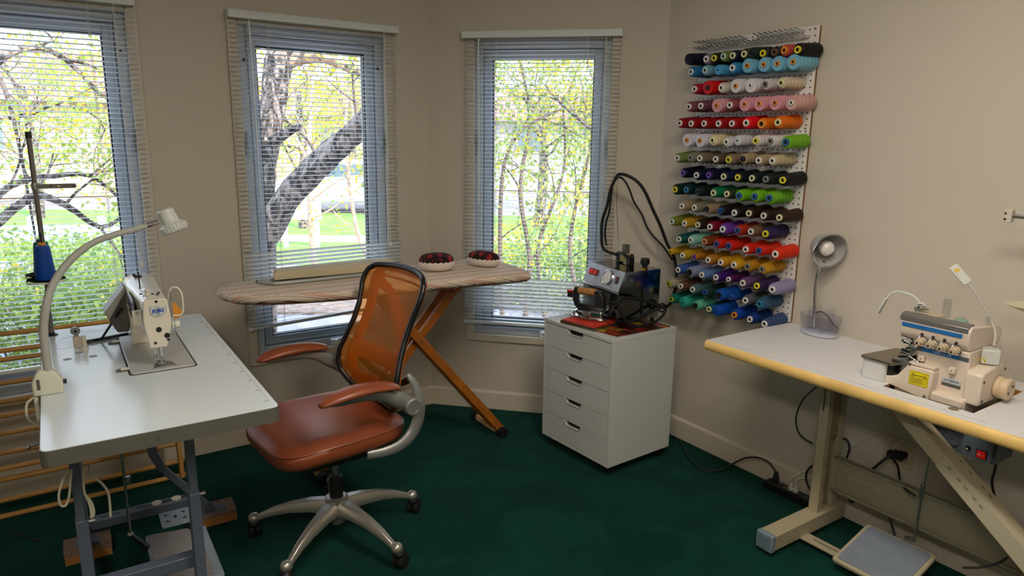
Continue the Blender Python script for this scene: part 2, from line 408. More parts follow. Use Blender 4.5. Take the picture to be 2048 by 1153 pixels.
M_bark = bpy.data.materials.new('dark_bark'); M_bark.use_nodes = True; n = M_bark.node_tree.nodes; l = M_bark.node_tree.links; b = n['Principled BSDF']; b.inputs['Roughness'].default_value = .95
t = n.new('ShaderNodeTexCoord'); mp = n.new('ShaderNodeMapping'); mp.inputs['Scale'].default_value = (1, 1, .45); z1 = n.new('ShaderNodeTexNoise'); z1.inputs['Scale'].default_value = 17; z1.inputs['Detail'].default_value = 7; z1.inputs['Roughness'].default_value = .65; z1.inputs['Distortion'].default_value = 1.5
l.new(t.outputs['Object'], mp.inputs[0]); l.new(mp.outputs[0], z1.inputs['Vector']); r1 = n.new('ShaderNodeValToRGB'); r1.color_ramp.elements[0].position = .44; r1.color_ramp.elements[1].position = .60
r1.color_ramp.elements[0].color = lin('#2a231f'); r1.color_ramp.elements[1].color = lin('#9c8e84'); l.new(z1.outputs['Fac'], r1.inputs[0]); l.new(r1.outputs[0], b.inputs['Base Color'])
bp = n.new('ShaderNodeBump'); bp.inputs['Strength'].default_value = 1; bp.inputs['Distance'].default_value = .03; l.new(z1.outputs['Fac'], bp.inputs['Height']); l.new(bp.outputs[0], b.inputs['Normal'])
M_bark2 = mat('pale_and_sunlit_bark', '#a98a72', .9, noise=.3, nscale=20, bump=.6, bscale=30)
M_twig = mat('twig', '#5b5048', .9)
def leafmat(name, col):
    M = bpy.data.materials.new(name); M.use_nodes = True; n = M.node_tree.nodes; l = M.node_tree.links; b = n['Principled BSDF']
    c = lin(col); b.inputs['Base Color'].default_value = c; b.inputs['Roughness'].default_value = .6
    t = n.new('ShaderNodeBsdfTranslucent'); t.inputs[0].default_value = c; mx = n.new('ShaderNodeMixShader'); mx.inputs[0].default_value = .45
    l.new(b.outputs[0], mx.inputs[1]); l.new(t.outputs[0], mx.inputs[2]); l.new(mx.outputs[0], n['Material Output'].inputs[0]); return M
L_yel = leafmat('yellow_leaf', '#cdb738'); L_grn = leafmat('light_green_leaf', '#93a647'); L_mid = leafmat('mid_green_leaf', '#728a48'); L_dk = leafmat('dark_green_leaf', '#5f7a50')
def leaves(mb, c, r, n, size, R, hang=.5):
    c = Vector(c)
    for _ in range(n):
        d = Vector((R.gauss(0, 1), R.gauss(0, 1), R.gauss(0, 1))); d.normalize(); p = c + Vector((d.x*r[0], d.y*r[1], d.z*r[2]))*R.random()**.5
        a = Vector((R.uniform(-1, 1), R.uniform(-1, 1), R.uniform(-1, .6)-hang)).normalized(); s_ = a.cross(Vector((R.uniform(-1, 1), R.uniform(-1, 1), R.uniform(-1, 1)))).normalized()
        L = size*R.uniform(.6, 1.3); w = L*.28
        mb.add([p, p+a*L*.5+s_*w, p+a*L, p+a*L*.5-s_*w], [(0, 1, 2, 3)])
def twigs(mb, p, d, L, r, depth, R, tips, spread=.55, grav=0):
    p = Vector(p); d = Vector(d).normalized(); pts = [p]; rs = [r]; q = p
    for i in range(4):
        d = (d + Vector((R.gauss(0, .16), R.gauss(0, .16), R.gauss(0, .16)-grav))).normalized(); q = q+d*L/4; pts.append(q); rs.append(r*(1-.14*(i+1)))
    mb.tube(pts, rs, 5 if r < .02 else 8, smooth=2 if r > .008 else 0)
    tips.append(q)
    if depth:
        for k in range(R.choice((2, 3))):
            j = R.choice((2, 3, 4)); nd = (d + Vector((R.gauss(0, spread), R.gauss(0, spread), R.gauss(.08, spread)))).normalized()
            twigs(mb, pts[j], nd, L*R.uniform(.6, .85), rs[j]*.62, depth-1, R, tips, spread, grav)

# the old leaning tree outside the second window
R = random.Random(3)
def pth(pts, dist): return [far(x, y, dist+dd) for x, y, dd in pts]
tree = thing('tree', 'old tree with thick rough grey leaning trunk outside the middle left window', 'tree', WORLD, tuple(far(512, 560, 5.4).xy)+(GZ,))
base = far(505, 640, 5.4); base.z = GZ
q = MB().tube([base]+pth([(518, 470, 0), (524, 400, 0), (527, 330, .05), (540, 260, .1), (549, 190, .15), (557, 128, .2), (575, 60, .3), (610, -40, .4)], 5.4), [.16, .12, .095, .09, .085, .095, .10, .08, .06], 14, smooth=3)
for i, v in enumerate(q.v): q.v[i] = v + Vector((R.gauss(0, .006), R.gauss(0, .006), 0))
obj('trunk', q, M_bark, tree)
q = MB().tube(pth([(515, 500, 0), (545, 445, -.05), (590, 378, -.15), (645, 320, -.25), (700, 275, -.35), (760, 215, -.45), (850, 110, -.6), (930, 20, -.7)], 5.3), [.09, .098, .092, .088, .080, .085, .075, .055], 14, smooth=3)
for i, v in enumerate(q.v): q.v[i] = v + Vector((R.gauss(0, .006), R.gauss(0, .006), 0))
obj('limb', q, M_bark, tree)
obj('broken_stub', MB().tube(pth([(545, 285, 0), (570, 268, -.05), (602, 251, -.1)], 5.3), [.05, .035, .018], 8, smooth=3), M_bark, tree)
obj('upper_branch', MB().tube(pth([(556, 130, .1), (600, 118, .1), (650, 118, 0), (700, 138, 0), (745, 152, 0), (820, 150, 0)], 5.5), [.07, .045, .035, .03, .025, .02], 10, smooth=3), M_bark2, tree)  # warm sun on this branch is put into its paler bark colour
q = MB(); tips = []
for x, y, a, b_ in ((600, 118, .3, 1), (560, 100, -.6, 1), (690, 130, .5, -.7), (640, 120, .2, .9), (730, 150, .3, -.9), (590, 60, .2, .6), (700, 278, .4, .7), (640, 330, -.3, .8)):
    twigs(q, far(x, y, 5.4), (a, R.uniform(-.3, .3), b_), .55, .014, 3, R, tips, .6)
obj('twigs', q, M_twig, tree)
q = MB(); q2 = MB()
for t_ in tips:
    leaves(q if R.random() < .6 else q2, t_, (.16, .16, .16), 10, .045, R, .8)
tag(obj('yellow_foliage', q, L_yel, tree), kind='stuff'); tag(obj('green_foliage', q2, L_grn, tree), kind='stuff')

def bare_tree(label, base_px, dist, limbs, r0, seed, leafn, lsize, mats, name='tree', depth=3, L=.6, bark=M_bark, spread=.6):
    R = random.Random(seed); bx, by = base_px; b = far(bx, by, dist); b.z = GZ
    root = thing(name, label, 'tree', WORLD, (b.x, b.y, GZ)); tips = []
    q = MB()
    for pts, r in limbs:
        P_ = [far(x, y, dist+dd) for x, y, dd in pts]; q.tube(P_, [r*(1-.6*i/(len(P_)-1)) for i in range(len(P_))], 8, smooth=3)
        for j in range(1, len(P_)): twigs(q, P_[j], ((P_[j]-P_[j-1]).normalized()+Vector((R.gauss(0, .7), R.gauss(0, .5), R.gauss(0, .7)))), L*R.uniform(.6, 1), r*.35, depth, R, tips, spread)
    obj('branches', q, bark, root)
    qs = [MB() for _ in mats]
    for t_ in tips: leaves(R.choice(qs), t_, (.2, .2, .2), leafn, lsize, R, .6)
    for k_, (mm, mb_) in enumerate(zip(mats, qs)):
        if mb_.f: tag(obj('foliage', mb_, mm, root), kind='stuff')
    return root
bare_tree('spreading tree with dark crooked bare branches outside the far left window', (-60, 700), 5.2,
    [([(-60, 600, 0), (-30, 440, 0), (20, 372, 0), (110, 352, .1), (180, 352, .2), (238, 395, .3)], .026),
     ([(-40, 480, 0), (60, 395, 0), (130, 410, .1), (200, 455, .2), (250, 430, .3)], .030),
     ([(-80, 300, 0), (-20, 140, 0), (60, 95, .1), (130, 118, .2), (200, 190, .2)], .030),
     ([(-50, 60, 0), (10, 180, 0), (40, 300, 0), (70, 470, .1)], .016),
     ([(-60, 250, 0), (60, 228, .1), (110, 210, .2), (180, 225, .3), (210, 260, .3)], .014),
     ([(-40, 20, .2), (60, 40, .2), (140, 20, .3)], .016)], .06, 11, 7, .038, (L_yel, L_grn, L_grn), depth=3, L=.5)
bare_tree('slender many stemmed tree with small yellow green leaves outside the right hand window', (1010, 560), 4.9,
    [([(1005, 640, 0), (1000, 480, 0), (1008, 330, 0), (1045, 258, .1), (1085, 235, .1), (1130, 215, .2)], .018),
     ([(1050, 640, 0), (1060, 520, 0), (1040, 380, .1), (1060, 240, .2), (1040, 120, .3)], .022),
     ([(1240, 300, 0), (1200, 268, 0), (1165, 245, 0), (1120, 205, .1), (1090, 170, .2)], .016),
     ([(1170, 640, 0), (1140, 520, 0), (1150, 420, .1), (1180, 300, .2), (1190, 170, .3)], .018),
     ([(1090, 640, 0), (1075, 500, 0), (1110, 400, 0), (1130, 320, .1), (1125, 200, .2)], .016)], .03, 23, 12, .036, (L_yel, L_grn, L_grn, L_mid), depth=3, L=.42, bark=M_twig)
bare_tree('young thin tree with drooping light green leaves behind the leaning trunk', (630, 560), 8.5,
    [([(632, 560, 0), (622, 440, 0), (618, 300, 0), (625, 160, .2), (610, 60, .3)], .04),
     ([(622, 400, 0), (680, 360, 0), (730, 350, .2)], .02), ([(620, 330, 0), (580, 250, 0), (560, 200, 0)], .02),
     ([(760, 560, 0), (720, 480, 0), (700, 380, 0), (690, 260, .2), (700, 150, .3)], .03)], .05, 31, 8, .05, (L_yel, L_grn), depth=3, L=.9, bark=M_bark2)

def bush(label, c, r, n, size, mats, seed, name='bush'):
    R = random.Random(seed); root = thing(name, label, 'bush', WORLD, (c[0], c[1], GZ)); tips = []
    q = MB()
    for k_ in range(9): twigs(q, (c[0]+R.uniform(-.5, .5)*r[0], c[1]+R.uniform(-.2, .2), GZ), (R.uniform(-.5, .5), R.uniform(-.3, .3), 1), r[2]*.8, .014, 2, R, tips, .5)
    obj('stems', q, M_twig, root)
    for mm in mats:
        q = MB(); leaves(q, (c[0], c[1], GZ+r[2]*.9), (r[0], r[1], r[2]), n, size, R, .2); tag(obj('foliage', q, mm, root), kind='stuff')
    return root
p = far(60, 530, 7.2); bush('wide bright green bush outside the far left window', (p.x, p.y), (1.5, .5, .72), 3200, .065, (L_grn, L_mid), 5)
p = far(215, 520, 8.2); bush('green bush with yellow tips, right of the wide bright bush', (p.x, p.y), (1.0, .5, .62), 2000, .065, (L_grn, L_mid), 6)
p = far(1150, 500, 8.6); bush('rounded green bush beyond the slender tree', (p.x, p.y), (1.1, .6, .62), 1500, .06, (L_grn, L_mid, L_dk), 8)
p = far(1030, 470, 9.6); bush('yellow green bush at the left of the right hand window', (p.x, p.y), (.8, .5, .55), 1100, .06, (L_grn, L_yel), 9)
for (x, dist, w, h, lab, sd) in ((60, 21, 3.2, 2.6, 'tall pale green tree far behind the drying rack window', 41), (700, 24, 2.2, 2.2, 'distant yellow green tree above the lawn, right of the leaning trunk', 42),
                                (600, 17, 1.6, 2.2, 'tall yellow tree between the two thick trunks', 45), (1080, 17, 3.0, 2.8, 'broad light green tree filling the right hand window', 43), (1210, 20, 2.4, 3.2, 'tall mid green tree at the right edge of the right hand window', 44)):
    R = random.Random(sd); c = far(x, 300, dist); root = thing('tree', lab, 'tree', WORLD, (c.x, c.y, GZ)); tips = []
    q = MB().tube([(c.x, c.y, GZ), (c.x+.1, c.y, GZ+1.5), (c.x, c.y, GZ+3.2)], [.14, .11, .07], 8, smooth=3)
    for k_ in range(7): twigs(q, (c.x, c.y, GZ+1.2+.3*k_), (R.uniform(-1, 1), R.uniform(-1, 1), .6), 1.2, .04, 2, R, tips, .5)
    obj('trunk', q, M_bark, root)
    q = MB(); q2 = MB()
    for t_ in tips: leaves(q, t_, (.5, .5, .5), 14, .10, R, .4); leaves(q2, t_, (.5, .5, .5), 12, .10, R, .4)
    for k_ in range(16):
        cc = (c.x+R.uniform(-w, w)*.6, c.y+R.uniform(-1, 1), GZ+1.4+R.uniform(0, h)); leaves(q2 if k_ % 3 else q, cc, (.6, .6, .5), 46, .10, R, .4)
    tag(obj('foliage', q, L_yel if sd in (42, 45) else L_mid, root), kind='stuff'); tag(obj('foliage', q2, L_grn, root), kind='stuff')

# houses across the street
M_cream = mat('cream_render', '#b9a37c', .9, noise=.05); M_pink = mat('pink_tiles', '#a8685c', .9, noise=.2, nscale=4); M_white = mat('white_boards', '#aaa8a6', .8)
M_dkglass = mat('far_window', '#5a6a78', .2); M_teal = mat('teal_fence', '#a8cfc8', .7)
def house(label, px, dist, w, h, roof, wallm, ang=0.0):
    c = far(px, 300, dist); fr = Frame((c.x, c.y, GZ), ang-atan2(c.x, c.y)); root = thing('house', label, 'house', fr, (0, 0, 0))
    obj('walls', MB().box((-w/2, 0, 0), (w/2, 7, h)), wallm, root, smooth=False)
    q = MB(); q.add([(-w/2-.5, -.5, h), (w/2+.5, -.5, h), (w/2+.5, 7.5, h), (-w/2-.5, 7.5, h), (-w/2+1, 3.5, h+roof), (w/2-1, 3.5, h+roof)], [(0, 3, 2, 1), (0, 1, 5, 4), (2, 3, 4, 5), (0, 4, 3), (1, 2, 5)])
    obj('roof', q, M_pink, root, smooth=False)
    k_ = int(w//3)
    for i in range(k_):
        x = -w/2+(i+.5)*w/k_; z = 1.5
        f_ = obj('window', MB().box((x-.6, -.06, z), (x+.6, .02, z+1.1)), M_white, root); obj('pane', MB().box((x-.5, -.08, z+.1), (x+.5, -.05, z+1.0)), M_dkglass, f_)
    obj('door', MB().box((w*.32, -.07, 0), (w*.32+.95, .02, 2.1)), M_white, root)
house('cream house with pink tiled roof behind the leaning tree', 665, 31, 9.5, 2.9, 1.6, M_cream, .1)
house('cream house with pink roof beyond the far left window', 120, 28, 8, 3.1, 1.9, M_cream, -.1)
house('white house with pink roof seen through the right hand window', 1165, 29, 8.5, 2.8, 1.5, M_white, 0)
c = far(585, 352, 14); fr = Frame((c.x, c.y, GZ), .1)
root = thing('fence', 'low teal board fence behind the leaning trunks', 'fence', fr)
obj('boards', MB().box((-1.0, 0, .55), (.5, .03, .98)), M_teal, root); 
for x in (-.9, -.2, .4): obj('post', MB().box((x-.04, .03, 0), (x+.04, .11, 1.02)), M_teal, root)
c = far(170, 452, 11.5); fr = Frame((c.x, c.y, GZ), .2)
root = thing('fence', 'low pale blue board fence behind the green bushes', 'fence', fr)
obj('boards', MB().box((-1.6, 0, .62), (1.2, .03, .86)), mat('blue_fence', '#a9d3df', .7), root)
for x in (-1.5, -.7, .2, 1.1): obj('post', MB().box((x-.04, .03, 0), (x+.04, .11, .98)), M_teal, root)
# parked car in the street
def car(label, px, py, dist, col, ang):
    c = far(px, py, dist); fr = Frame((c.x, c.y, GZ), ang); root = thing('parked_car', label, 'car', fr)
    prof = [(-2.1, .3), (-2.15, .7), (-1.9, .95), (-1.2, 1.0), (-.7, 1.42), (.7, 1.45), (1.3, 1.02), (2.0, .9), (2.15, .6), (2.1, .3)]
    obj('body', MB().prism(prof, -.85, .85, lambda x, y, h: (x, h, y)), mat('car_paint_'+col[1:], col, .25, coat=.5), root, bevel=.06)
    obj('side_window', MB().prism([(-.95, 1.02), (-.62, 1.36), (.62, 1.38), (1.05, 1.02)], -.87, -.84, lambda x, y, h: (x, h, y)), M_dkglass, root)
    for x in (-1.35, 1.35):
        for y in (-.86, .72): obj('wheel', MB().cyl((x, y, .32), (x, y+.16, .32), .32, n=20), M_gasket, root)
car('silver car parked beyond the lawn', 700, 420, 21, '#c8d4e4', .2)

# ================================================================== LEFT: the white sewing table and what stands on it
M_top = mat('white_laminate', '#e0eaf0', .18, spec=.6)
M_edge = mat('grey_edge_band', '#5f5e56', .5, noise=.05, nscale=8)
M_steel_b = mat('blue_grey_steel', '#5d6778', .38, metal=.1)
M_mach = mat('machine_enamel', '#d9d4c4', .3, coat=.3)
M_chrome = mat('chrome', '#d0d2d4', .12, metal=1)
M_satin = mat('satin_steel', '#a9abac', .35, metal=1)
M_black = mat('black_plastic', '#141416', .45)
M_rubber = mat('black_rubber', '#0c0c0d', .7)
M_dgrey = mat('dark_grey_plastic', '#56564f', .55)
M_whitep = mat('white_plastic', '#dcdacb', .4)
M_mark = mat('grey_print', '#474f53', .7)
M_cable = mat('pale_cable', '#cfcab6', .5)
M_wood = mat('golden_wood', '#c08f4a', .5, noise=.15, nscale=12)
M_wood2 = mat('orange_wood', '#b06a20', .4, noise=.18, nscale=14)
M_cpt = mat('brown_carpet_tile', '#8d7262', 1, noise=.45, nscale=160, bump=1, bscale=220)
M_ply = mat('plywood', '#a9713a', .7, noise=.15, nscale=18)

TL = Frame((-1.122, 1.537), radians(33.3)); TZ = .80; TW, TLn = .567, 1.235
table = thing('sewing_table', 'white topped industrial sewing table on blue grey steel legs, under the straight stitch machine', 'table', TL, (TW/2, TLn/2, 0))
q = MB().prism(rrect(0, 0, TW, TLn, .022), TZ-.044, TZ-.0016); obj('edge_band', q, M_edge, table, ang=50)
q = MB().prism(rrect(.0025, .0025, TW-.0025, TLn-.0025, .02), TZ-.0018, TZ); obj('tabletop', q, M_top, table, ang=50)
q = MB()
for i in range(23):
    y = .06+i*.0508; w = .011 if i % 2 == 0 else .004
    if i % 2 == 0: q.box((TW-.030, y, TZ), (TW-.018, y+.0028, TZ+.0003))
q.box((TW-.0165, .06, TZ), (TW-.0160, 1.19, TZ+.0003)); obj('ruler_marks', q, M_mark, table, smooth=False)
for x, y in ((.075, .79), (.15, .785), (.11, .855)): obj('hole_plug', MB().prism([(x+.013*cos(t*pi/8), y+.013*sin(t*pi/8)) for t in range(16)], TZ, TZ+.0008), mat('plug_grey', '#8d9896', .5), table)
q = MB(); q.cyl((TW*.45, .0005, TZ-.024), (TW*.45, -.001, TZ-.024), .004, n=8); obj('edge_screw', q, M_satin, table)
RISE = .045
def steel_leg(name, pts, w=.028, d=.045):
    q = MB()
    for a, b_ in zip(pts, pts[1:]): q.bar(a, b_, w, d, (0, 1, 0))
    return obj(name, q, M_steel_b, table, bevel=.003)
lx, rx, ny, fy = .064, .352, .22, .93; CBY, CBZ = .25, .262
for x in (lx, rx):
    steel_leg('leg', [(x, ny, TZ-.045), (x, ny, .46)], .024, .040)
    lower = steel_leg('leg', [(x, ny, .50), (x, ny, RISE+.003)], .030, .046)
    obj('adjusting_bolt', MB().cyl((x+.015, ny, .485), (x+.032, ny, .485), .008, n=8), M_satin, lower)
steel_leg('leg', [(lx, fy, TZ-.045), (lx, fy, RISE+.004)])
q = MB().ring([[(x-.016, fy-.015, z), (x+.016, fy-.015, z), (x+.016, fy+.015, z), (x-.016, fy+.015, z)] for x, z in ((.308, TZ-.045), (.308, .345), (.335, .275), (.500, RISE+.006))]); obj('leg', q, M_steel_b, table, bevel=.003)
obj('foot_plate', MB().prism(rrect(.455, fy-.03, .555, fy+.03, .01), RISE+.002, RISE+.006), M_steel_b, table)
obj('foot_plate', MB().prism(rrect(lx-.04, fy-.03, lx+.04, fy+.03, .01), RISE+.002, RISE+.006), M_steel_b, table)
obj('cross_bar', MB().bar((lx, CBY, CBZ), (rx, CBY, CBZ), .040, .040), M_steel_b, table, bevel=.003)
q = MB().bar((lx, fy, .115), (.43, fy, .115), .05, .036); cb = obj('treadle_beam', q, M_steel_b, table, bevel=.003)
obj('slot', MB().box((lx+.05, fy-.006, .1332), (.18, fy+.003, .1336)), M_black, cb, smooth=False); obj('slot', MB().box((.235, fy-.006, .1332), (.40, fy+.003, .1336)), M_black, cb, smooth=False)
for x in (.305, .375): obj('washer', MB().cyl((x, fy-.001, .1332), (x, fy-.001, .138), .018, n=20), M_whitep, cb)
for y in (ny, fy): obj('top_rail', MB().box((lx, y-.02, TZ-.062), (rx, y+.02, TZ-.044)), M_steel_b, table)
obj('side_rail', MB().bar((lx, CBY, CBZ-.03), (lx, fy, .10), .03, .03), M_steel_b, table, bevel=.002)

# carpet covered risers under the far feet
for x, y, lab in ((lx, fy, 'brown carpeted wood block under the far left foot of the white sewing table'), (.512, fy+.01, 'brown carpeted wood block under the bent leg of the white sewing table')):
    r_ = thing('riser_block', lab, 'block', TL, (x, y, 0), group='carpeted riser blocks')
    obj('wood_base', MB().box((x-.075, y-.055, 0), (x+.075, y+.055, RISE-.012)), M_ply, r_)
    obj('carpet_cover', MB().prism(rrect(x-.077, y-.057, x+.077, y+.057, .006), RISE-.012, RISE+.002), M_cpt, r_)

# treadle of the left table
tr = thing('foot_treadle', 'grey foot treadle with rubber mat hanging under the white sewing table', 'treadle', TL, (.36, .50, 0))
def tilt(cx, cz, a): 
    return lambda p: Vector((cx+(p.x)*cos(a)-(p.z)*sin(a), p.y, cz+(p.x)*sin(a)+(p.z)*cos(a)))
T_ = tilt(.338, .125, -.10)
q = MB().prism(rrect(-.10, .33, .10, .685, .012), -.012, .008); q.map(T_); obj('pedal_frame', q, mat('treadle_paint', '#8795a3', .4), tr, bevel=.003)
q = MB().prism(rrect(-.092, .345, .070, .675, .010), .008, .013); q.map(T_); obj('rubber_mat', q, mat('treadle_mat', '#8a8786', .7, noise=.08, nscale=30), tr)
q = MB().tube([(.03, .69, .016), (.045, .66, .019), (.052, .62, .018), (.055, .57, .014)], .004, 6, smooth=4); q.map(T_); obj('mat_strap', q, M_black, tr)
q = MB(); q.prism(rrect(.297, .685, .400, .800, .008), .150, .154); pl_ = obj('bracket_plate', q, mat('plate_paint', '#8f9dac', .4), tr)
for sx_ in (-1, 1):
    for sy_ in (-1, 1):
        x, y = .348+sx_*.032, .748+sy_*.026; xa, xb = (x-.012, x+.003) if sx_ > 0 else (x-.003, x+.012); yb_ = (y-.010, y-.003) if sy_ > 0 else (y+.003, y+.010)
        obj('plate_slot', MB().prism([(xa, y-.003), (xb, y-.003), (xb, y+.003), (xa, y+.003)] if False else ([(xa, y+.003), (xb, y+.003), (xb, yb_[0]), (xb-.006, yb_[0]), (xb-.006, y-.003), (xa, y-.003)] if (sx_ > 0 and sy_ > 0) else [(xa, y+.003), (xb, y+.003), (xb, y-.003), (xa+.006, y-.003), (xa+.006, yb_[0]), (xa, yb_[0])] if sy_ > 0 else [(xa, y-.003), (xb, y-.003), (xb, yb_[1]), (xb-.006, yb_[1]), (xb-.006, y+.003), (xa, y+.003)] if sx_ > 0 else [(xa, y-.003), (xb, y-.003), (xb, y+.003), (xa+.006, y+.003), (xa+.006, yb_[1]), (xa, yb_[1])]), .154, .1545), M_black, pl_, smooth=False)
obj('plate_slot', MB().prism(rrect(.343, .738, .353, .758, .005), .154, .1545), M_black, pl_, smooth=False)
r0, r1, r2 = TL.px(250, 905, .60), TL.px(256, 960, .61), TL.px(261, 1070, .62)
q = MB().cyl((r0.x-.01, .60, TZ-.044), r2, .0042, n=8); rod = obj('pitman_rod', q, M_satin, tr)
obj('rod_clamp', MB().cyl(r1+Vector((0, 0, .012)), r1-Vector((0, 0, .014)), .009, n=10), M_satin, rod); obj('ball_joint', MB().ball(r2, .011, 12), M_satin, rod)
obj('lever_arm', MB().bar(r2, (.245, .60, .135), .016, .012), M_black, tr)

# straight stitch machine head
mc = thing('sewing_machine', 'cream industrial straight stitch sewing machine with a blue maker badge, set into the white table', 'sewing machine', TL, (.335, .73, TZ))
bx0, bx1, by0, by1 = .240, .428, .500, .985
q = MB().prism(rrect(bx0, by0, bx1, by1, .012), TZ-.004, TZ+.0065); obj('bed', q, mat('bed_enamel', '#b9bab8', .3), mc, bevel=.002)
q = MB(); q.prism(rrect(bx0-.006, by0-.004, bx1+.006, by1+.005, .015), TZ-.001, TZ+.0012); obj('bed_gap', q, M_black, mc)
q = MB().prism([(.305, .513), (.372, .513), (.366, .560), (.352, .572), (.325, .572), (.312, .560)], TZ+.0065, TZ+.0085); obj('slide_plate', q, M_satin, mc, bevel=.0006)
q = MB()
for k_ in range(5): q.box((.315+k_*.005, .548, TZ+.0085), (.3165+k_*.005, .562, TZ+.0092))
obj('feed_dogs', q, M_black, mc, smooth=False)
for y in (.567, .924):
    q = MB(); ringbox_ = [(.203, y-.013), (.243, y+.013)]
    h = obj('bed_hinge', MB().prism(rrect(.203, y-.015, .243, y+.015, .004), TZ, TZ+.003), M_dgrey, mc)
    obj('hinge_tongue', MB().prism(rrect(.216, y-.010, .240, y+.010, .003), TZ+.003, TZ+.007), M_whitep, h, bevel=.001)
# arm: lofted from the face plate back to the pillar, then the pillar down
def sec(y, x0, x1, z0, z1, tl, tr_, r=.008):
    # section in x,z ; chamfered top shoulders
    pts = [(x0, z0), (x1, z0), (x1, z1-tr_), (x1-tr_*.8, z1-.002), (x0+tl*.9, z1), (x0+tl*.35, z1-tl*.35), (x0, z1-tl)]
    return [(x, y, z) for x, z in pts]
q = MB().ring([sec(.568, .297, .366, .905, 1.030, .020, .012), sec(.62, .292, .368, .912, 1.032, .022, .012), sec(.80, .284, .372, .918, 1.036, .026, .014), sec(.86, .276, .374, .90, 1.040, .03, .016), sec(.965, .270, .376, .89, 1.040, .034, .018), sec(.985, .276, .370, .90, 1.034, .03, .018)])
obj('arm', q, M_mach, mc, bevel=.005, ang=40)
q = MB().ring([[(x0, y0, z), (x1, y0, z), (x1, y1, z), (x0, y1, z)] for x0, y0, x1, y1, z in ((.272, .842, .352, .982, TZ+.006), (.276, .85, .352, .980, TZ+.05), (.276, .845, .360, .982, .90), (.272, .84, .372, .984, .95))])
obj('pillar', q, M_mach, mc, bevel=.006)
# face plate: outline in x,z
fp = [(.3035, .866), (.3535, .866), (.3605, .885), (.3730, .948), (.3725, .962), (.3660, 1.022), (.3600, 1.029), (.3020, 1.029), (.2960, 1.022), (.2915, .955)]
T_f = lambda x, y, h: (x, h, y)
q = MB().prism(fp, .540, .566, T_f); fpo = obj('face_plate', q, M_mach, mc, bevel=.004, seg=3)
for x, z, r_ in ((.3335, 1.0205, .0045), (.3335, .9275, .0088), (.3560, .9050, .0088), (.3585, .8900, .0045), (.3200, .8845, .0045)):
    obj('oil_plug', MB().cyl((x, .5385, z), (x, .541, z), r_, n=18), M_black, fpo)
q = MB().prism([(.3125, 1.005), (.3590, 1.005), (.3592, .982), (.3520, .975), (.3360, .969), (.3190, .975), (.3125, .981)], .5375, .5405, T_f); bd = obj('badge', q, mat('badge_silver', '#aeb6b9', .35, metal=.5), fpo, bevel=.0012)
q = MB().prism([(.3148, 1.003), (.3568, 1.003), (.3570, .983), (.3510, .977), (.3360, .9715), (.3200, .977), (.3148, .983)], .5368, .5376, T_f); obj('badge_field', q, mat('badge_white', '#c5cdcf', .4), bd)
q = MB()
for k_ in range(7): q.box((.3300+k_*.0018, .5362, .975), (.3305+k_*.0018, .5369, 1.002))
obj('badge_lines', q, M_mark, bd, smooth=False)
text('badge_letters', 'JUKI', .0150, mat('badge_blue', '#1c4aa5', .4), bd, face_mat((.3360, .5360, .9905), (1, 0, 0), (0, 0, 1)), xs=1.2, bold=.0006)
q = MB(); q.cyl((.3345, .556, .868), (.3345, .556, .832), .0042, n=10); pb = obj('presser_bar', q, M_chrome, mc)
q = MB(); q.cyl((.318, .556, .872), (.318, .556, .842), .0040, n=10); nb = obj('needle_bar', q, M_chrome, mc); obj('needle_clamp', MB().cyl((.318, .556, .842), (.318, .556, .829), .0065, n=10), M_satin, nb); obj('needle', MB().cyl((.318, .556, .83), (.320, .556, .810), .0010, n=6), M_chrome, nb)
q = MB().prism([(.322, .540), (.344, .540), (.346, .575), (.336, .590), (.320, .575)], .8095, .8135); q.bar((.334, .556, .813), (.3345, .556, .835), .008, .010, (0, 1, 0)); q.bar((.336, .557, .822), (.360, .552, .820), .004, .005); obj('presser_foot', q, M_satin, pb, bevel=.0008)
# right side of the head: tension discs, take-up guard, thread guides
q = MB().tube([(.372, .575, 1.000), (.376, .562, 1.040), (.386, .556, 1.058), (.402, .552, 1.055), (.412, .551, 1.03), (.412, .551, .985), (.404, .551, .966), (.380, .556, .965)], .0028, 8, smooth=5); obj('take_up_guard', q, M_whitep, mc)
q = MB().prism([(.384, .950), (.412, .962), (.404, .985), (.388, 1.008), (.381, 1.008)], .556, .5575, T_f); obj('finger_guard', q, mat('amber_plastic', '#d08a2a', .4), mc)
q = MB().bar((.379, .560, 1.012), (.379, .560, 1.045), .008, .004, (1, 0, 0)); obj('take_up_lever', q, M_satin, mc, bevel=.001)
q = MB(); q.lathe([(.004, 0), (.004, .006), (.013, .007), (.013, .010), (.005, .012), (.005, .014), (.011, .015), (.013, .022), (.011, .028), (.004, .029)], (.370, .553, .936), (1, -.12, 0), 18); obj('tension_dial', q, M_whitep, mc)
q = MB().tube([(.372, .550, .925), (.382, .545, .921), (.378, .545, .905), (.370, .550, .900)], .0014, 6, smooth=4); q.tube([(.372, .556, .905), (.385, .548, .902), (.392, .548, .911)], .0012, 6, smooth=3); obj('thread_guide', q, M_chrome, mc)
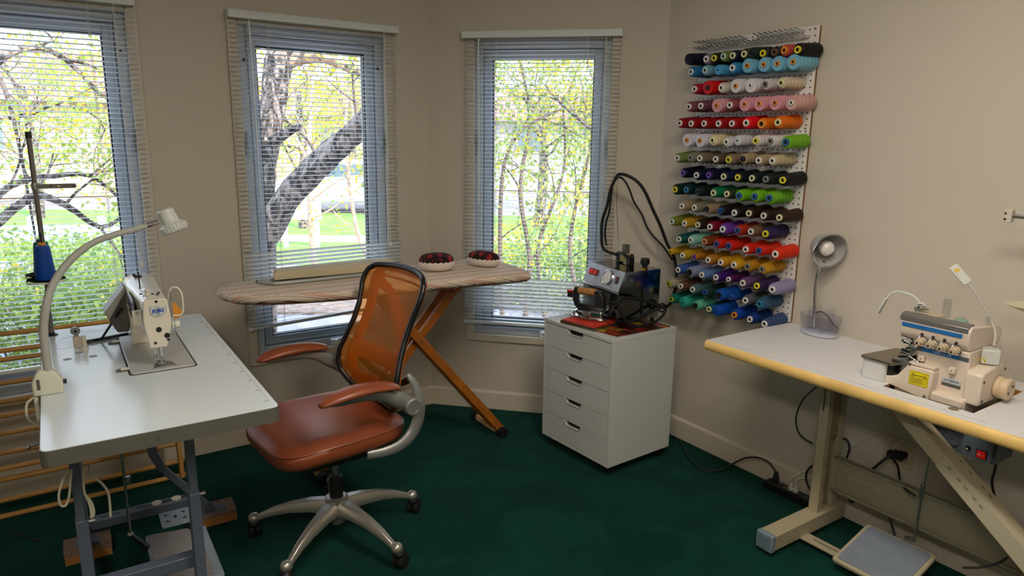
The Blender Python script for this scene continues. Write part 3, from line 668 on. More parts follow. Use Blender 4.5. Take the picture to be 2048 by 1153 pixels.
# on top: thread post, oil cap, thread pin
q = MB().lathe([(.008, 0), (.010, .002), (.010, .005), (.0065, .006), (.0065, .013), (.009, .015), (.009, .020), (.005, .022)], (.316, .60, 1.030), n=16); obj('thread_post', q, M_mach, mc)
q = MB().cyl((.305, .700, 1.034), (.303, .69, 1.092), .0022, n=8); q.ball((.303, .69, 1.092), .0034, 8); obj('thread_pin', q, M_black, mc)
q = MB().lathe([(.012, 0), (.013, .003), (.011, .007), (.004, .008)], (.318, .90, 1.039), n=18); q.ball((.306, .895, 1.048), .006, 8); obj('oil_window', q, M_black, mc)
for x, y in ((.332, .612), (.345, .600), (.352, .625), (.300, .63)): obj('top_hole', MB().cyl((x, y, 1.030), (x, y, 1.0333), .0045, n=12), M_black, mc)
q = MB(); q.box((.266, .590, .935), (.2935, .606, .985)); obj('lifter_box', q, M_mach, mc, bevel=.003); obj('lifter_screw', MB().cyl((.280, .588, .978), (.280, .598, .978), .006, n=10), M_satin, mc)
q = MB(); q.box((.2755, .66, .930), (.2785, .84, 1.004)); q.prism([(.62, .925), (.86, .925), (.86, .985), (.66, 1.0)], .2755, .279, lambda x, y, h: (h, x, y)); obj('side_cover', q, M_satin, mc, bevel=.0015)
for y, z in ((.66, .99), (.70, .985), (.75, .975), (.80, .95), (.845, .935), (.845, .96)): obj('cover_screw', MB().cyl((.2765, y, z), (.2735, y, z), .0032, n=10), M_black, mc)
# tilted dark motor cover behind the pillar
Y = .905
cA_ = TL.px(258, 571, Y); cB_ = TL.px(212, 630, Y); cC_ = TL.px(218, 640, Y)
def vq(name, pxs, y0, y1, m_, par, bev=.004):
    P_ = [TL.px(x, y, y0) for x, y in pxs]; return obj(name, MB().prism([(p.x, p.z) for p in P_], y0, y1, T_f), m_, par, bevel=bev)
mo = vq('motor_cover', [(249, 576), (259, 590), (259, 664), (236, 666), (224, 650), (219, 641)], .90, .985, M_dgrey, mc)
vq('cover_lid', [(248, 574), (253, 582), (219, 643), (209, 628)], .885, .995, mat('lid_grey', '#9a998f', .5), mc)
p1, p2, p3 = TL.pz(202, 680, TZ+.006), TL.px(242, 604, .885), TL.pz(256, 668, TZ+.006)
obj('prop_rod', MB().bar(p1, (p2.x, p2.y-.012, p2.z-.02), .006, .006), M_black, mc)
obj('rear_rail', MB().bar(TL.pz(172, 684, TZ+.006), TL.pz(262, 667, TZ+.006), .012, .010), M_black, mc)

# bobbin winder, thread pin, spool of cable on the table top
p = TL.pz(155, 689, TZ); bw = thing('bobbin_winder', 'small black and chrome bobbin winder standing on the white table, behind the pale peg', 'bobbin winder', TL, (p.x, p.y, TZ))
obj('bracket', MB().box((p.x-.013, p.y-.006, TZ), (p.x+.013, p.y+.006, TZ+.03)), mat('bracket_pink', '#c9b7a8', .5), bw, bevel=.002)
obj('arm', MB().bar((p.x, p.y, TZ+.025), (p.x-.002, p.y-.005, TZ+.05), .014, .008, (0, 1, 0)), M_satin, bw, bevel=.002)
obj('wheel', MB().lathe([(.004, -.006), (.015, -.005), (.015, .005), (.004, .006)], (p.x-.002, p.y-.008, TZ+.052), (.3, -1, 0), 18), M_satin, bw)
obj('wheel_hub', MB().cyl((p.x-.002, p.y-.016, TZ+.052), (p.x-.002, p.y, TZ+.052), .005, n=10), M_black, bw)
q = MB().tube([(p.x+.005, p.y-.01, TZ+.035), (p.x-.05, p.y-.03, TZ+.03), (p.x-.06, p.y-.05, TZ+.006), (p.x-.02, p.y-.04, TZ+.002)], .0006, 5, smooth=8); obj('loose_thread', q, mat('pink_thread', '#b08a8c', .8), bw)
q = MB().tube([(p.x+.01, p.y+.01, TZ+.012), (p.x+.05, p.y-.01, TZ+.004), (p.x+.09, p.y+.01, TZ+.005), (p.x+.13, p.y+.02, TZ+.004)], .0015, 5, smooth=6); obj('wire', q, M_satin, bw)
p = TL.pz(170, 699, TZ); th = thing('thread_peg', 'pale tapered plastic peg standing on the white table beside the bobbin winder', 'peg', TL, (p.x, p.y, TZ))
obj('collar', MB().lathe([(.013, 0), (.013, .004), (.0085, .006)], (p.x, p.y, TZ), n=18), M_whitep, th)
obj('peg', MB().lathe([(.0095, .004), (.0068, .046), (.0055, .050), (.001, .0515)], (p.x, p.y, TZ), n=18), mat('peg_cream', '#cfcab9', .4), th)

# clamp-on sewing lamp
la = thing('sewing_lamp', 'white flexible arm sewing lamp clamped to the left edge of the white table', 'lamp', TL, (.03, .44, TZ))
bp_ = [(-.014, .435), (.060, .435), (.060, .505), (-.014, .505)]
q = MB().ring([[(-.016, .43, TZ), (.060, .43, TZ), (.060, .47, TZ), (-.016, .47, TZ)], [(-.016, .43, TZ+.040), (.060, .43, TZ+.040), (.060, .47, TZ+.040), (-.016, .47, TZ+.040)], [(-.004, .437, TZ+.066), (.044, .437, TZ+.066), (.044, .465, TZ+.066), (-.004, .465, TZ+.066)], [(.004, .44, TZ+.074), (.030, .44, TZ+.074), (.030, .462, TZ+.074), (.004, .462, TZ+.074)]])
M_lamp = mat('lamp_ivory', '#cdd0bd', .45); lb = obj('clamp', q, M_lamp, la, bevel=.006, seg=3)
obj('clamp_slot', MB().box((-.004, .4285, TZ+.02), (.004, .431, TZ+.052)), M_dgrey, lb, bevel=.001)
obj('clamp_lower', MB().box((-.016, .435, TZ-.075), (-.004, .465, TZ)), M_lamp, la, bevel=.003)
obj('switch_knob', MB().cyl((.058, .45, TZ+.030), (.069, .45, TZ+.030), .007, n=12), M_black, lb)
# the arm is a curve in an upright plane, measured along the photograph
LY = .45
pts = [(96, 745), (91, 705), (87, 660), (91, 620), (101, 580), (121, 545), (150, 512), (190, 484), (235, 468), (270, 459), (292, 452)]
P_ = []
for i, (x, y) in enumerate(pts):
    dy = .0 if i < 4 else .012*(i-3); P_.append(TL.px(x, y, LY+dy))
arm = obj('flexible_arm', MB().tube(P_, [.0115]*4+[.011]*3+[.0095]*4, 14, smooth=5), mat('arm_sleeve', '#a8a9a2', .5), la)
e = P_[-1]; h = TL.px(316, 444, LY+.10); obj('arm_tip', MB().tube([e, e*.3+h*.7, h], [.0078, .0078, .0078], 12), M_chrome, arm)
hc = TL.px(336, 436, LY+.11); ax = (TL.px(354, 470, LY+.10)-hc).normalized()
c0 = TL.px(328, 420, LY+.11)
M_lh = mat('lamp_head_white', '#c9cdc8', .35)
q = MB().lathe([(.001, -.003), (.021, 0), (.0255, .004), (.0265, .042), (.034, .052)], c0, ax, 24); hd = obj('lamp_head', q, M_lh, la)
ring = []
prof = [(.034, .050), (.040, .054), (.041, .071), (.038, .076), (.032, .074), (.001, .068)]
q = MB().lathe(prof, c0, ax, 24); e1 = ax.orthogonal().normalized(); e2 = ax.cross(e1)
for i in range(24):
    t_ = i*2*pi/24; d_ = e1*cos(t_)+e2*sin(t_); q.bar(c0+ax*.054+d_*.0405, c0+ax*.071+d_*.0405, .0045, .0045, d_)
obj('head_ring', q, M_lh, hd, bevel=.0006); obj('lens', MB().lathe([(.001, .0765), (.031, .0765), (.031, .0745), (.001, .074)], c0, ax, 24), M_black, hd)
s1 = (Vector((0, 0, 1))-ax*ax.z).normalized(); s2 = ax.cross(s1)
obj('head_switch', MB().add([c0-ax*.003+s1*a*.0075+s2*b_*.007-s1*.004 for a, b_ in ((-1,-1),(1,-1),(1,1),(-1,1))]+[c0+ax*.003+s1*a*.0075+s2*b_*.007-s1*.004 for a, b_ in ((-1,-1),(1,-1),(1,1),(-1,1))], [(0,1,2,3),(7,6,5,4),(0,4,5,1),(1,5,6,2),(2,6,7,3),(3,7,4,0)]), M_black, hd, smooth=False)
q = MB().tube([(-.016, .445, TZ-.004), (-.034, .44, TZ-.02), (-.036, .44, TZ-.06), (-.022, .45, TZ-.085)], .0035, 8, smooth=6); obj('power_cord', q, M_cable, la)
q = MB().cyl((-.002, .115, TZ-.022), (-.022, .108, TZ-.022), .003, n=8); q.ball((-.024, .107, TZ-.022), .006, 8); obj('edge_hook', q, M_chrome, table)

# hanging pale cords under the near left corner
q = MB().tube([TL.px(x, y, .16) for x, y in ((137, 942), (126, 962), (118, 990), (121, 1010), (131, 1012), (138, 995), (141, 965), (143, 940))], .0032, 7, smooth=5)
cd = obj('cable', q, M_cable, fr=TL, at=(.06, .16, TZ-.06)); tag(cd, 'pale cable hanging in a loop left of the near left table leg', 'cable')
q = MB()
q.tube([TL.px(x, y, .18) for x, y in ((168, 932), (167, 958), (169, 985), (178, 1005), (183, 1028), (182, 1036), (188, 1028), (184, 1008), (172, 992))], .0032, 7, smooth=5)
cd = obj('cable', q, M_cable, fr=TL, at=(.12, .18, TZ-.06)); tag(cd, 'pale doubled cable dangling just right of the near left table leg', 'cable')
q = MB().tube([TL.px(x, y, .22) for x, y in ((178, 930), (185, 952), (203, 967), (216, 985), (220, 1010), (221, 1034))], .0034, 7, smooth=5)
cd = obj('cable', q, M_cable, fr=TL, at=(.15, .22, TZ-.06)); tag(cd, 'single pale cable reaching from the table underside down to the slotted beam', 'cable')

# thread stand with two cones
p = TL.pz(104, 671, TZ); sx0, sy0 = p.x, p.y
st = thing('thread_stand', 'grey metal thread stand with two black spool plates at the back of the white table', 'thread stand', TL, (sx0, sy0, TZ))
M_pipe = mat('grey_pipe', '#77746c', .35, metal=.6)
obj('flange', MB().lathe([(.020, 0), (.020, .003), (.011, .005), (.010, .012)], (sx0, sy0, TZ), n=20), M_black, st)
pz_ = TL.px(103, 640, sy0)
lean = -.004
obj('pole', MB().tube([(sx0, sy0, TZ), (sx0-.002, sy0, TZ+.10), (sx0+.008, sy0+.0, TZ+.20), (sx0+.008, sy0, TZ+.26)], .0095, 12), M_pipe, st)
q = MB().cyl((sx0+.008, sy0, TZ+.25), (sx0+.008, sy0, 1.535), .0085, n=12); up_ = obj('upper_pole', q, M_pipe, st); obj('pole_cap', MB().cyl((sx0+.008, sy0, 1.525), (sx0+.008, sy0, 1.548), .0105, n=12), M_black, up_)
sp_z = 1.02; M_matt = mat('matt_black', '#0b0b0c', .95, spec=.1)
for k_, (dx, dy) in enumerate(((.0, -.055), (-.005, .055))):
    x, y = sx0+.006+dx, sy0+dy
    obj('spool_plate', MB().lathe([(.004, 0), (.052, .001), (.060, .005), (.0605, .007), (.052, .004), (.004, .003)], (x, y, sp_z), n=32), M_matt, st)
    obj('spool_rim', MB().lathe([(.0605, .001), (.0625, .005), (.0610, .007), (.0595, .003)], (x, y, sp_z-.005), n=32, cap=False), M_whitep, st)
    obj('spool_pin', MB().cyl((x, y, sp_z-.01), (x, y, sp_z+.175), .003, n=8), M_black, st)
obj('plate_arm', MB().bar((sx0+.006, sy0-.058, sp_z-.006), (sx0+.001, sy0+.058, sp_z-.006), .014, .006), M_pipe, st)
z_ = TL.px(72, 373, sy0).z
q = MB().prism(rrect(sx0+.010, z_-.0085, sx0+.135, z_+.0085, .008), sy0-.012, sy0-.008, T_f); ga = obj('guide_arm', q, M_pipe, st, bevel=.001)
for x in (sx0+.055, sx0+.080, sx0+.126): obj('guide_hole', MB().cyl((x, sy0-.0125, z_), (x, sy0-.0105, z_), .0035, n=10), M_whitep if abs(x-sx0-.080) < .01 else M_black, ga)
obj('guide_clamp', MB().lathe([(.012, -.012), (.013, .0), (.012, .012)], (sx0+.008, sy0, z_), n=14), M_satin, ga)

# ================================================================== wooden drying rack leaning on the left wall
rk = thing('drying_rack', 'folded wooden drying rack with round rods leaning on the wall below the far left window', 'drying rack', WA, (-2.2, -.2, 0))
def rack_off(z): return .07+.17*(1-z/.78)
for y0 in (669, 703, 721, 768, 805, 833, 869, 908, 939.6, 962, 1003, 1042):
    z = .4
    for _ in range(12): z = WA.px(0, y0, -rack_off(z)).z
    z = max(z, .022); off = -rack_off(z)
    x1 = -1.385 if z < .12 else -1.41
    obj('rod', MB().cyl((-3.25, off, z), (x1, off, z), .0105, n=12), M_wood, rk)
for x, zt, dy in ((-1.40, .74, .0), (-3.22, .74, 0)):
    q = MB().bar((x, -rack_off(.0)-.0, .012), (x, -rack_off(zt), zt), .018, .045, (0, 1, 0)); obj('side_post', q, M_wood, rk, bevel=.003)
p = onz(60, 952, .004)
# ================================================================== ironing board
IB = Frame((-.55, 3.13), WA.a); IZ = .915
ib = thing('ironing_board', 'long ironing board with striped cotton cover on crossed wooden legs', 'ironing board', IB, (0, 0, 0))
M_cover = bpy.data.materials.new('striped_cover'); M_cover.use_nodes = True
n = M_cover.node_tree.nodes; l = M_cover.node_tree.links; b = n['Principled BSDF']; b.inputs['Roughness'].default_value = .85
t = n.new('ShaderNodeTexCoord'); mp = n.new('ShaderNodeMapping'); mp.inputs['Scale'].default_value = (.0, 9.0, 0); w = n.new('ShaderNodeTexNoise'); w.noise_dimensions = '1D'
sp = n.new('ShaderNodeSeparateXYZ'); l.new(t.outputs['Object'], sp.inputs[0])
wob = n.new('ShaderNodeTexNoise'); wob.inputs['Scale'].default_value = 3; l.new(t.outputs['Object'], wob.inputs['Vector'])
ma = n.new('ShaderNodeMath'); ma.operation = 'MULTIPLY_ADD'; ma.inputs[1].default_value = .03; l.new(wob.outputs['Fac'], ma.inputs[0]); l.new(sp.outputs['Y'], ma.inputs[2])
mz = n.new('ShaderNodeMapRange'); mz.inputs['From Min'].default_value = .9115; mz.inputs['From Max'].default_value = .9090; l.new(sp.outputs['Z'], mz.inputs['Value'])
mk = n.new('ShaderNodeMath'); mk.operation = 'MULTIPLY'; l.new(mz.outputs[0], mk.inputs[0]); l.new(sp.outputs['X'], mk.inputs[1])
mq = n.new('ShaderNodeMath'); mq.operation = 'MULTIPLY_ADD'; mq.inputs[1].default_value = .42; l.new(mk.outputs[0], mq.inputs[0]); l.new(ma.outputs[0], mq.inputs[2])
mr_ = n.new('ShaderNodeMath'); mr_.operation = 'MULTIPLY'; l.new(mz.outputs[0], mr_.inputs[0]); l.new(sp.outputs['Z'], mr_.inputs[1])
mw = n.new('ShaderNodeMath'); mw.operation = 'MULTIPLY_ADD'; mw.inputs[1].default_value = 1.3; l.new(mr_.outputs[0], mw.inputs[0]); l.new(mq.outputs[0], mw.inputs[2])
mb_ = n.new('ShaderNodeMath'); mb_.operation = 'MULTIPLY'; mb_.inputs[1].default_value = 13; l.new(mw.outputs[0], mb_.inputs[0])
# the drape on the sides turns the stripes slanting
fr_ = n.new('ShaderNodeMath'); fr_.operation = 'FRACT'; l.new(mb_.outputs[0], fr_.inputs[0])
rp = n.new('ShaderNodeValToRGB'); rp.color_ramp.interpolation = 'CONSTANT'; els = rp.color_ramp.elements
els[0].position = 0; els[0].color = lin('#d9cdb9'); els[1].position = .28; els[1].color = lin('#6f4a48')
for ps, cc in ((.31, '#d8c8b4'), (.42, '#7d5450'), (.44, '#d2a595'), (.60, '#8a5c56'), (.62, '#d9cdb9'), (.78, '#d6b09f'), (.84, '#e0d6c4'), (.96, '#7a4f4c')):
    e_ = els.new(ps); e_.color = lin(cc)
l.new(fr_.outputs[0], rp.inputs[0]); l.new(rp.outputs[0], b.inputs['Base Color'])
pxs = [(433, 579), (445, 590), (475, 596), (540, 597), (640, 592), (760, 582), (860, 571), (940, 563), (1010, 557), (1052, 552), (1060, 545), (1040, 534), (985, 519), (955, 515), (900, 521), (835, 527), (740, 537), (640, 547), (560, 555), (490, 562), (450, 569)]
out_ = [IB.loc(onz(x, y, IZ if i > 9 or i == 0 else IZ-.012)) for i, (x, y) in enumerate(pxs)]
cc = Vector((sum(p.x for p in out_)/len(out_), sum(p.y for p in out_)/len(out_), 0))
out2, _ = catmull([Vector((p.x, p.y, 0)) for p in out_], [0]*len(out_), 4, True)
def off_(k): 
    n_ = len(out2); r = []
    for i, p in enumerate(out2):
        d = (out2[(i+1) % n_]-out2[i-1]); nn = Vector((d.y, -d.x, 0)).normalized()
        if nn.dot(p-cc) < 0: nn = -nn
        r.append(p+nn*k)
    return r
RR = random.Random(4)
rings = [[Vector((p.x, p.y, IZ-.034-.006*RR.random())) for p in off_(-.010)], [Vector((p.x, p.y, IZ-.026)) for p in off_(-.001)], [Vector((p.x, p.y, IZ-.012)) for p in off_(.001)], [Vector((p.x, p.y, IZ-.003)) for p in off_(-.003)], [Vector((p.x, p.y, IZ)) for p in off_(-.011)]]
obj('cover', MB().ring(rings), M_cover, ib, ang=60)
obj('underside', MB().prism([(p.x, p.y) for p in off_(-.02)], IZ-.045, IZ-.030), mat('board_underside', '#7a5a44', .8), ib)
M_ibw = mat('teak', '#a8621e', .38, noise=.2, nscale=16)
M_ibw2 = mat('pale_teak', '#c9a06a', .5, noise=.1, nscale=16)
f1 = IB.loc(onz(1008, 868, .025)); f1b = IB.loc(onz(953, 834, .025)); f2 = IB.loc(onz(651, 962, .025)); 
def foot(n_, x, y0, y1, inward):
    r_ = obj(n_, MB().bar((x, y0, .028), (x, y1, .028), .034, .032), M_ibw2, ib, bevel=.003)
    for ya, yb in ((y0-.03, y0+.012), (y1-.012, y1+.03)):
        q = MB().cyl((x, ya, .028), (x, yb, .028), .0265, n=14)
        for k_ in range(14): t_ = k_*2*pi/14; q.bar((x+.0265*cos(t_), ya+.004, .028+.0265*sin(t_)), (x+.0265*cos(t_), yb, .028+.0265*sin(t_)), .004, .003)
        obj('foot_cap', q, M_rubber, r_)
fx1, fx2 = f1.x, f2.x
ya = f1.y; yb = max(ya+.26, f1b.y)
foot('foot_bar', fx1, ya+.03, yb, 1); foot('foot_bar', fx2, f2.y+.03, f2.y+.03+(yb-ya), 1)
# legs: pair A from the right foot up to the left under the board, pair B from the left foot up to the right
tA = IB.px(740, 560, (ya+yb)/2-.05); 
cx_ = IB.px(842, 683, ya+.03)                     # where the two pairs cross
def dirto(fx, zx=.04):
    k_ = (cx_.x-fx)/(cx_.z-zx); return lambda z: fx+(z-zx)*k_
gA, gB = dirto(fx1), dirto(fx2)
for y in (ya+.035, ya+.105):
    obj('leg', MB().bar((gA(.04), y, .04), (gA(IZ-.05), y, IZ-.05), .024, .042, (1, 0, 0)), M_ibw, ib, bevel=.003)
for y in (ya+.065, ya+.14):
    obj('leg', MB().bar((gB(.04), y, .04), (gB(IZ-.05), y, IZ-.05), .022, .040, (1, 0, 0)), M_ibw, ib, bevel=.003)
obj('pivot_bolt', MB().cyl((cx_.x, ya+.018, cx_.z), (cx_.x, ya+.16, cx_.z), .005, n=10), M_satin, ib)
for g, z in ((gA, .8), (gB, .82)): obj('cross_rail', MB().bar((g(z), ya+.03, z), (g(z), ya+.15, z), .03, .02), M_ibw, ib, bevel=.002)
for x in (gA(IZ-.05), gB(IZ-.05)): obj('top_cleat', MB().box((x-.03, ya+.0, IZ-.06), (x+.03, ya+.2, IZ-.044)), M_ibw2, ib)

# sleeve board and its tube frame lying on the board
a_ = IB.loc(onz(548, 570, IZ+.0)); b_e = IB.loc(onz(770, 541, IZ))
sb = thing('sleeve_board', 'cream padded sleeve board in a grey tube frame on the ironing board behind the chair', 'sleeve board', IB, (a_.x+.2, a_.y, IZ))
x0, y0 = a_.x+.02, a_.y+.005
L_ = .50; Wd = .10
sbz = [(x0, y0+.01), (x0+.03, y0), (x0+L_, y0-.01), (x0+L_+.01, y0+Wd), (x0+.05, y0+Wd-.01), (x0+.01, y0+.06)]
o2, _ = catmull([Vector((x, y, 0)) for x, y in sbz], [0]*6, 6, True)
obj('pad', MB().prism([(p.x, p.y) for p in o2], IZ+.018, IZ+.052), mat('cream_pad', '#c9bc9c', .85, noise=.05, nscale=10), sb, bevel=.008, seg=3)
fx_ = a_.x-.035
q = MB().tube([(x0+L_+.02, y0-.025, IZ+.009), (fx_+.10, y0-.03, IZ+.009), (fx_+.02, y0-.01, IZ+.009), (fx_, y0+.03, IZ+.009), (fx_+.03, y0+.055, IZ+.009), (x0+L_+.02, y0+.075, IZ+.009)], .0085, 10, smooth=5); obj('tube_frame', q, mat('tube_grey', '#a5aaa6', .4, metal=.3), sb)

# tailor's cushions
M_plaid = bpy.data.materials.new('red_plaid'); M_plaid.use_nodes = True
n = M_plaid.node_tree.nodes; l = M_plaid.node_tree.links; b = n['Principled BSDF']; b.inputs['Roughness'].default_value = .95
t = n.new('ShaderNodeTexCoord'); s_ = n.new('ShaderNodeSeparateXYZ'); l.new(t.outputs['Object'], s_.inputs[0]); rs = []
for ax_, k_ in (('X', 21), ('Y', 21)):
    a1 = n.new('ShaderNodeMath'); a1.operation = 'MULTIPLY'; a1.inputs[1].default_value = k_; l.new(s_.outputs[ax_], a1.inputs[0])
    a2 = n.new('ShaderNodeMath'); a2.operation = 'FRACT'; l.new(a1.outputs[0], a2.inputs[0])
    r_ = n.new('ShaderNodeValToRGB'); r_.color_ramp.interpolation = 'CONSTANT'; e0 = r_.color_ramp.elements
    e0[0].color = lin('#8a1a22') if ax_ == 'X' else (1, 1, 1, 1); e0[1].position = .5; e0[1].color = lin('#20161a') if ax_ == 'X' else lin('#5a6a62')
    for ps, c_ in ((.22, '#b02a32' if ax_ == 'X' else '#c0a0a0'), (.27, '#8a1a22' if ax_ == 'X' else '#ffffff'), (.72, '#8a1a22' if ax_ == 'X' else '#ffffff'), (.76, '#20161a' if ax_ == 'X' else '#5a6a62')):
        e_ = e0.new(ps); e_.color = lin(c_)
    l.new(a2.outputs[0], r_.inputs[0]); rs.append(r_)
mx = n.new('ShaderNodeMix'); mx.data_type = 'RGBA'; mx.blend_type = 'MULTIPLY'; mx.inputs[0].default_value = 1
l.new(rs[0].outputs[0], mx.inputs[6]); l.new(rs[1].outputs[0], mx.inputs[7]); l.new(mx.outputs[2], b.inputs['Base Color'])
M_calico = mat('white_cotton', '#dcd3c6', .9, bump=.3, bscale=30)
def ham(px, py, rx, ry, h, rot, label):
    p = IB.loc(onz(px, py, IZ)); fr = Frame(IB.pt(p.x, p.y), IB.a+rot); hz = IZ+.001
    r_ = thing('pressing_cushion', label, 'cushion', fr, (0, 0, hz), group='plaid pressing cushions')
    R = random.Random(int(px)); N = 40
    def ringz(k, z, g=0.0): return [(rx*k*cos(i*2*pi/N)*(1+.0*g), ry*k*sin(i*2*pi/N), z + g*.0035*(1 if i % 2 else -1)) for i in range(N)]
    q = MB().ring([ringz(.55, hz), ringz(.82, hz+.004), ringz(.96, hz+h*.22), ringz(1.0, hz+h*.40), ringz(.985, hz+h*.52, 1), ringz(.95, hz+h*.54, 1)])
    for i in range(6*N-2*N, 6*N): q.v[i] = q.v[i]*1.0
    obj('cotton_underside', q, M_calico, r_, ang=70)
    q = MB().ring([ringz(.94, hz+h*.45), ringz(.975, hz+h*.56), ringz(.93, hz+h*.72), ringz(.80, hz+h*.87), ringz(.55, hz+h*.97), ringz(.2, hz+h)])
    obj('plaid_top', q, M_plaid, r_, ang=70)
ham(873, 541, .088, .066, .084, -.35, 'oval red plaid pressing cushion with white underside, nearer the orange chair')
ham(967, 532, .092, .056, .074, -1.15, 'narrower red plaid pressing cushion near the wide right end of the ironing board')

# ================================================================== the chair
CR = Frame((-.668, 2.462), radians(219))
ch = thing('office_chair', 'swivel chair with tan leather seat, orange mesh back and silver five star base', 'chair', CR, (0, 0, 0))
M_leath = mat('tan_leather', '#8b482c', .33, noise=.08, nscale=9, bump=.12, bscale=180, spec=.5)
M_alu = mat('brushed_aluminium', '#b9b6ae', .33, metal=.75)
M_armsilver = mat('silver_plastic', '#8f918f', .35, metal=.45)
M_fr = mat('black_frame', '#141214', .35)
# base
HZ = .165
hub = obj('hub', MB().lathe([(.016, .075), (.030, .080), (.036, .105), (.044, HZ+.006), (.045, HZ+.018), (.036, HZ+.022), (.024, HZ+.022)], n=28), M_alu, ch)
obj('gas_sleeve', MB().lathe([(.026, HZ+.018), (.026, .270), (.022, .275), (.014, .271)], n=24), M_black, ch)
obj('gas_piston', MB().lathe([(.014, .24), (.014, .40)], n=20), M_satin, ch)
for k_ in range(5):
    g = radians(36+72*k_)-CR.a; dx, dy = cos(g), sin(g); sd_ = Vector((-dy, dx, 0)); dr = Vector((dx, dy, 0))
    rings = []
    for t_, zc, w, h in ((.028, HZ-.014, .030, .056), (.10, HZ-.014, .027, .046), (.18, HZ-.026, .022, .036), (.25, HZ-.046, .017, .028), (.308, HZ-.072, .013, .020)):
        c = dr*t_+Vector((0, 0, zc)); rings.append([c+sd_*(w*a)+Vector((0, 0, h/2*b_)) for a, b_ in ((-1, -1), (1, -1), (1.0, .1), (.55, 1), (-.55, 1), (-1.0, .1))])
    lg = obj('leg', MB().ring(rings), M_alu, ch, bevel=.002, ang=40)
    c = dr*.325+Vector((0, 0, .088)); obj('leg_tip', MB().ball(c, .0225, 18, (1, 1, .95)), M_alu, lg)
    ca = g+radians((40, 150, -60, 20, 100)[k_]); wd = Vector((cos(ca), sin(ca), 0)); ws = Vector((-wd.y, wd.x, 0)); wc = c+wd*.020; wc.z = .0295
    cs = obj('caster', MB().ball((c+wd*.012)+Vector((0, 0, -.028)), .025, 14, (1, 1, .8)), M_black, ch)
    for s_ in (-1, 1): obj('wheel', MB().lathe([(.004, .002), (.023, .002), (.029, .006), (.029, .018), (.024, .023), (.004, .023)], wc, ws*s_, 22), M_rubber, cs)
# seat
def seat_pt(u, v):        # u,v in -1..1 superellipse
    r = max(abs(u), abs(v))
    if r < 1e-6: X = Y = 0
    else:
        a = atan2(v, u); k_ = (abs(cos(a))**4.2+abs(sin(a))**4.2)**(-1/4.2); X = r*k_*cos(a); Y = r*k_*sin(a)
    return X, Y, r
N_ = 16; SW, SL = .250, .25; SZ = .530
def top_z(X, Y, r):
    z = SZ + .010*abs(Y)**2.2 - .035*max(0, X-.35)**1.6 + .012*math.exp(-((X+.1)/.5)**2)*(1-Y*Y)*-.6
    return z - .030*max(0, r-.80)**1.5/.09
q = MB(); P_ = []
for i in range(-N_, N_+1):
    row = []
    for j in range(-N_, N_+1):
        X, Y, r = seat_pt(i/N_, j/N_); wdt = SW*(1-.06*(X < 0)*abs(X)); row.append((SL*X+.030, wdt*Y, top_z(X, Y, r)))
    P_.append(row)
q.grid(P_)
N2 = 72; rr_ = []
for k_, (s_, dz) in enumerate(((1.0, 0), (1.012, -.018), (1.005, -.038), (.96, -.056), (.84, -.066), (.5, -.068))):
    ring = []
    for i in range(N2):
        a = i*2*pi/N2; kk = (abs(cos(a))**4.2+abs(sin(a))**4.2)**(-1/4.2); X = kk*cos(a); Y = kk*sin(a); wdt = SW*(1-.06*(X < 0)*abs(X))
        ring.append((SL*X*s_+.030, wdt*Y*s_, top_z(X, Y, 1)+dz))
    rr_.append(ring)
q2 = MB().ring(rr_, cap=True)
seat = obj('seat', q, M_leath, ch, ang=80); obj('seat_side', q2, M_leath, seat, ang=80)
ring = [Vector(p) for p in rr_[0]]; obj('piping', MB().tube([p+Vector((0, 0, .0)) for p in ring], .0032, 6, closed=True), M_leath, seat)
obj('seat_pan', MB().prism(rrect(-.17, -.19, .21, .19, .05), .412, .432), M_black, ch)
obj('tilt_mechanism', MB().box((-.10, -.06, .365), (.16, .06, .413)), M_black, ch, bevel=.01)
obj('tilt_lever', MB().tube([(.05, -.05, .39), (.06, -.16, .38), (.06, -.20, .375)], [.006, .006, .010], 8), M_black, ch)
# back: hourglass mesh panel in a black rim
prof = [(.545, -.175, .150), (.575, -.168, .190), (.61, -.163, .222), (.65, -.163, .235), (.70, -.172, .232), (.76, -.190, .215), (.82, -.212, .203), (.88, -.237, .203), (.93, -.258, .213), (.965, -.272, .222), (.995, -.284, .221), (1.020, -.293, .210), (1.038, -.300, .180)]
BX = .0
def back_pt(s_, t_, bulge=0.0):          # s in -1..1 across, t index
    i = min(len(prof)-2, int(t_)); f_ = t_-i; z = prof[i][0]*(1-f_)+prof[i+1][0]*f_; x = prof[i][1]*(1-f_)+prof[i+1][1]*f_; w = prof[i][2]*(1-f_)+prof[i+1][2]*f_
    return Vector((x+BX+.040*(s_*s_)*(w/.22)**2-.02, w*s_, z))
NT = (len(prof)-1)*3
def mesh_mat():
    M = bpy.data.materials.new('orange_mesh'); M.use_nodes = True; n = M.node_tree.nodes; l = M.node_tree.links; b = n['Principled BSDF']
    b.inputs['Base Color'].default_value = lin('#e08418'); b.inputs['Roughness'].default_value = .55
    tr = n.new('ShaderNodeBsdfTransparent'); tr.inputs[0].default_value = lin('#ffd6a0'); mx = n.new('ShaderNodeMixShader'); mx.inputs[0].default_value = .42
    l.new(tr.outputs[0], mx.inputs[1]); l.new(b.outputs[0], mx.inputs[2]); l.new(mx.outputs[0], n['Material Output'].inputs[0]); return M
q = MB().grid([[back_pt(-1+2*j/24, i/3) for j in range(25)] for i in range(NT+1)])
bk = obj('backrest_mesh', q, mesh_mat(), ch, ang=80)
left = [back_pt(-1, i/2) for i in range(2*(len(prof)-1)+1)]; right = [back_pt(1, i/2) for i in range(2*(len(prof)-1)+1)]
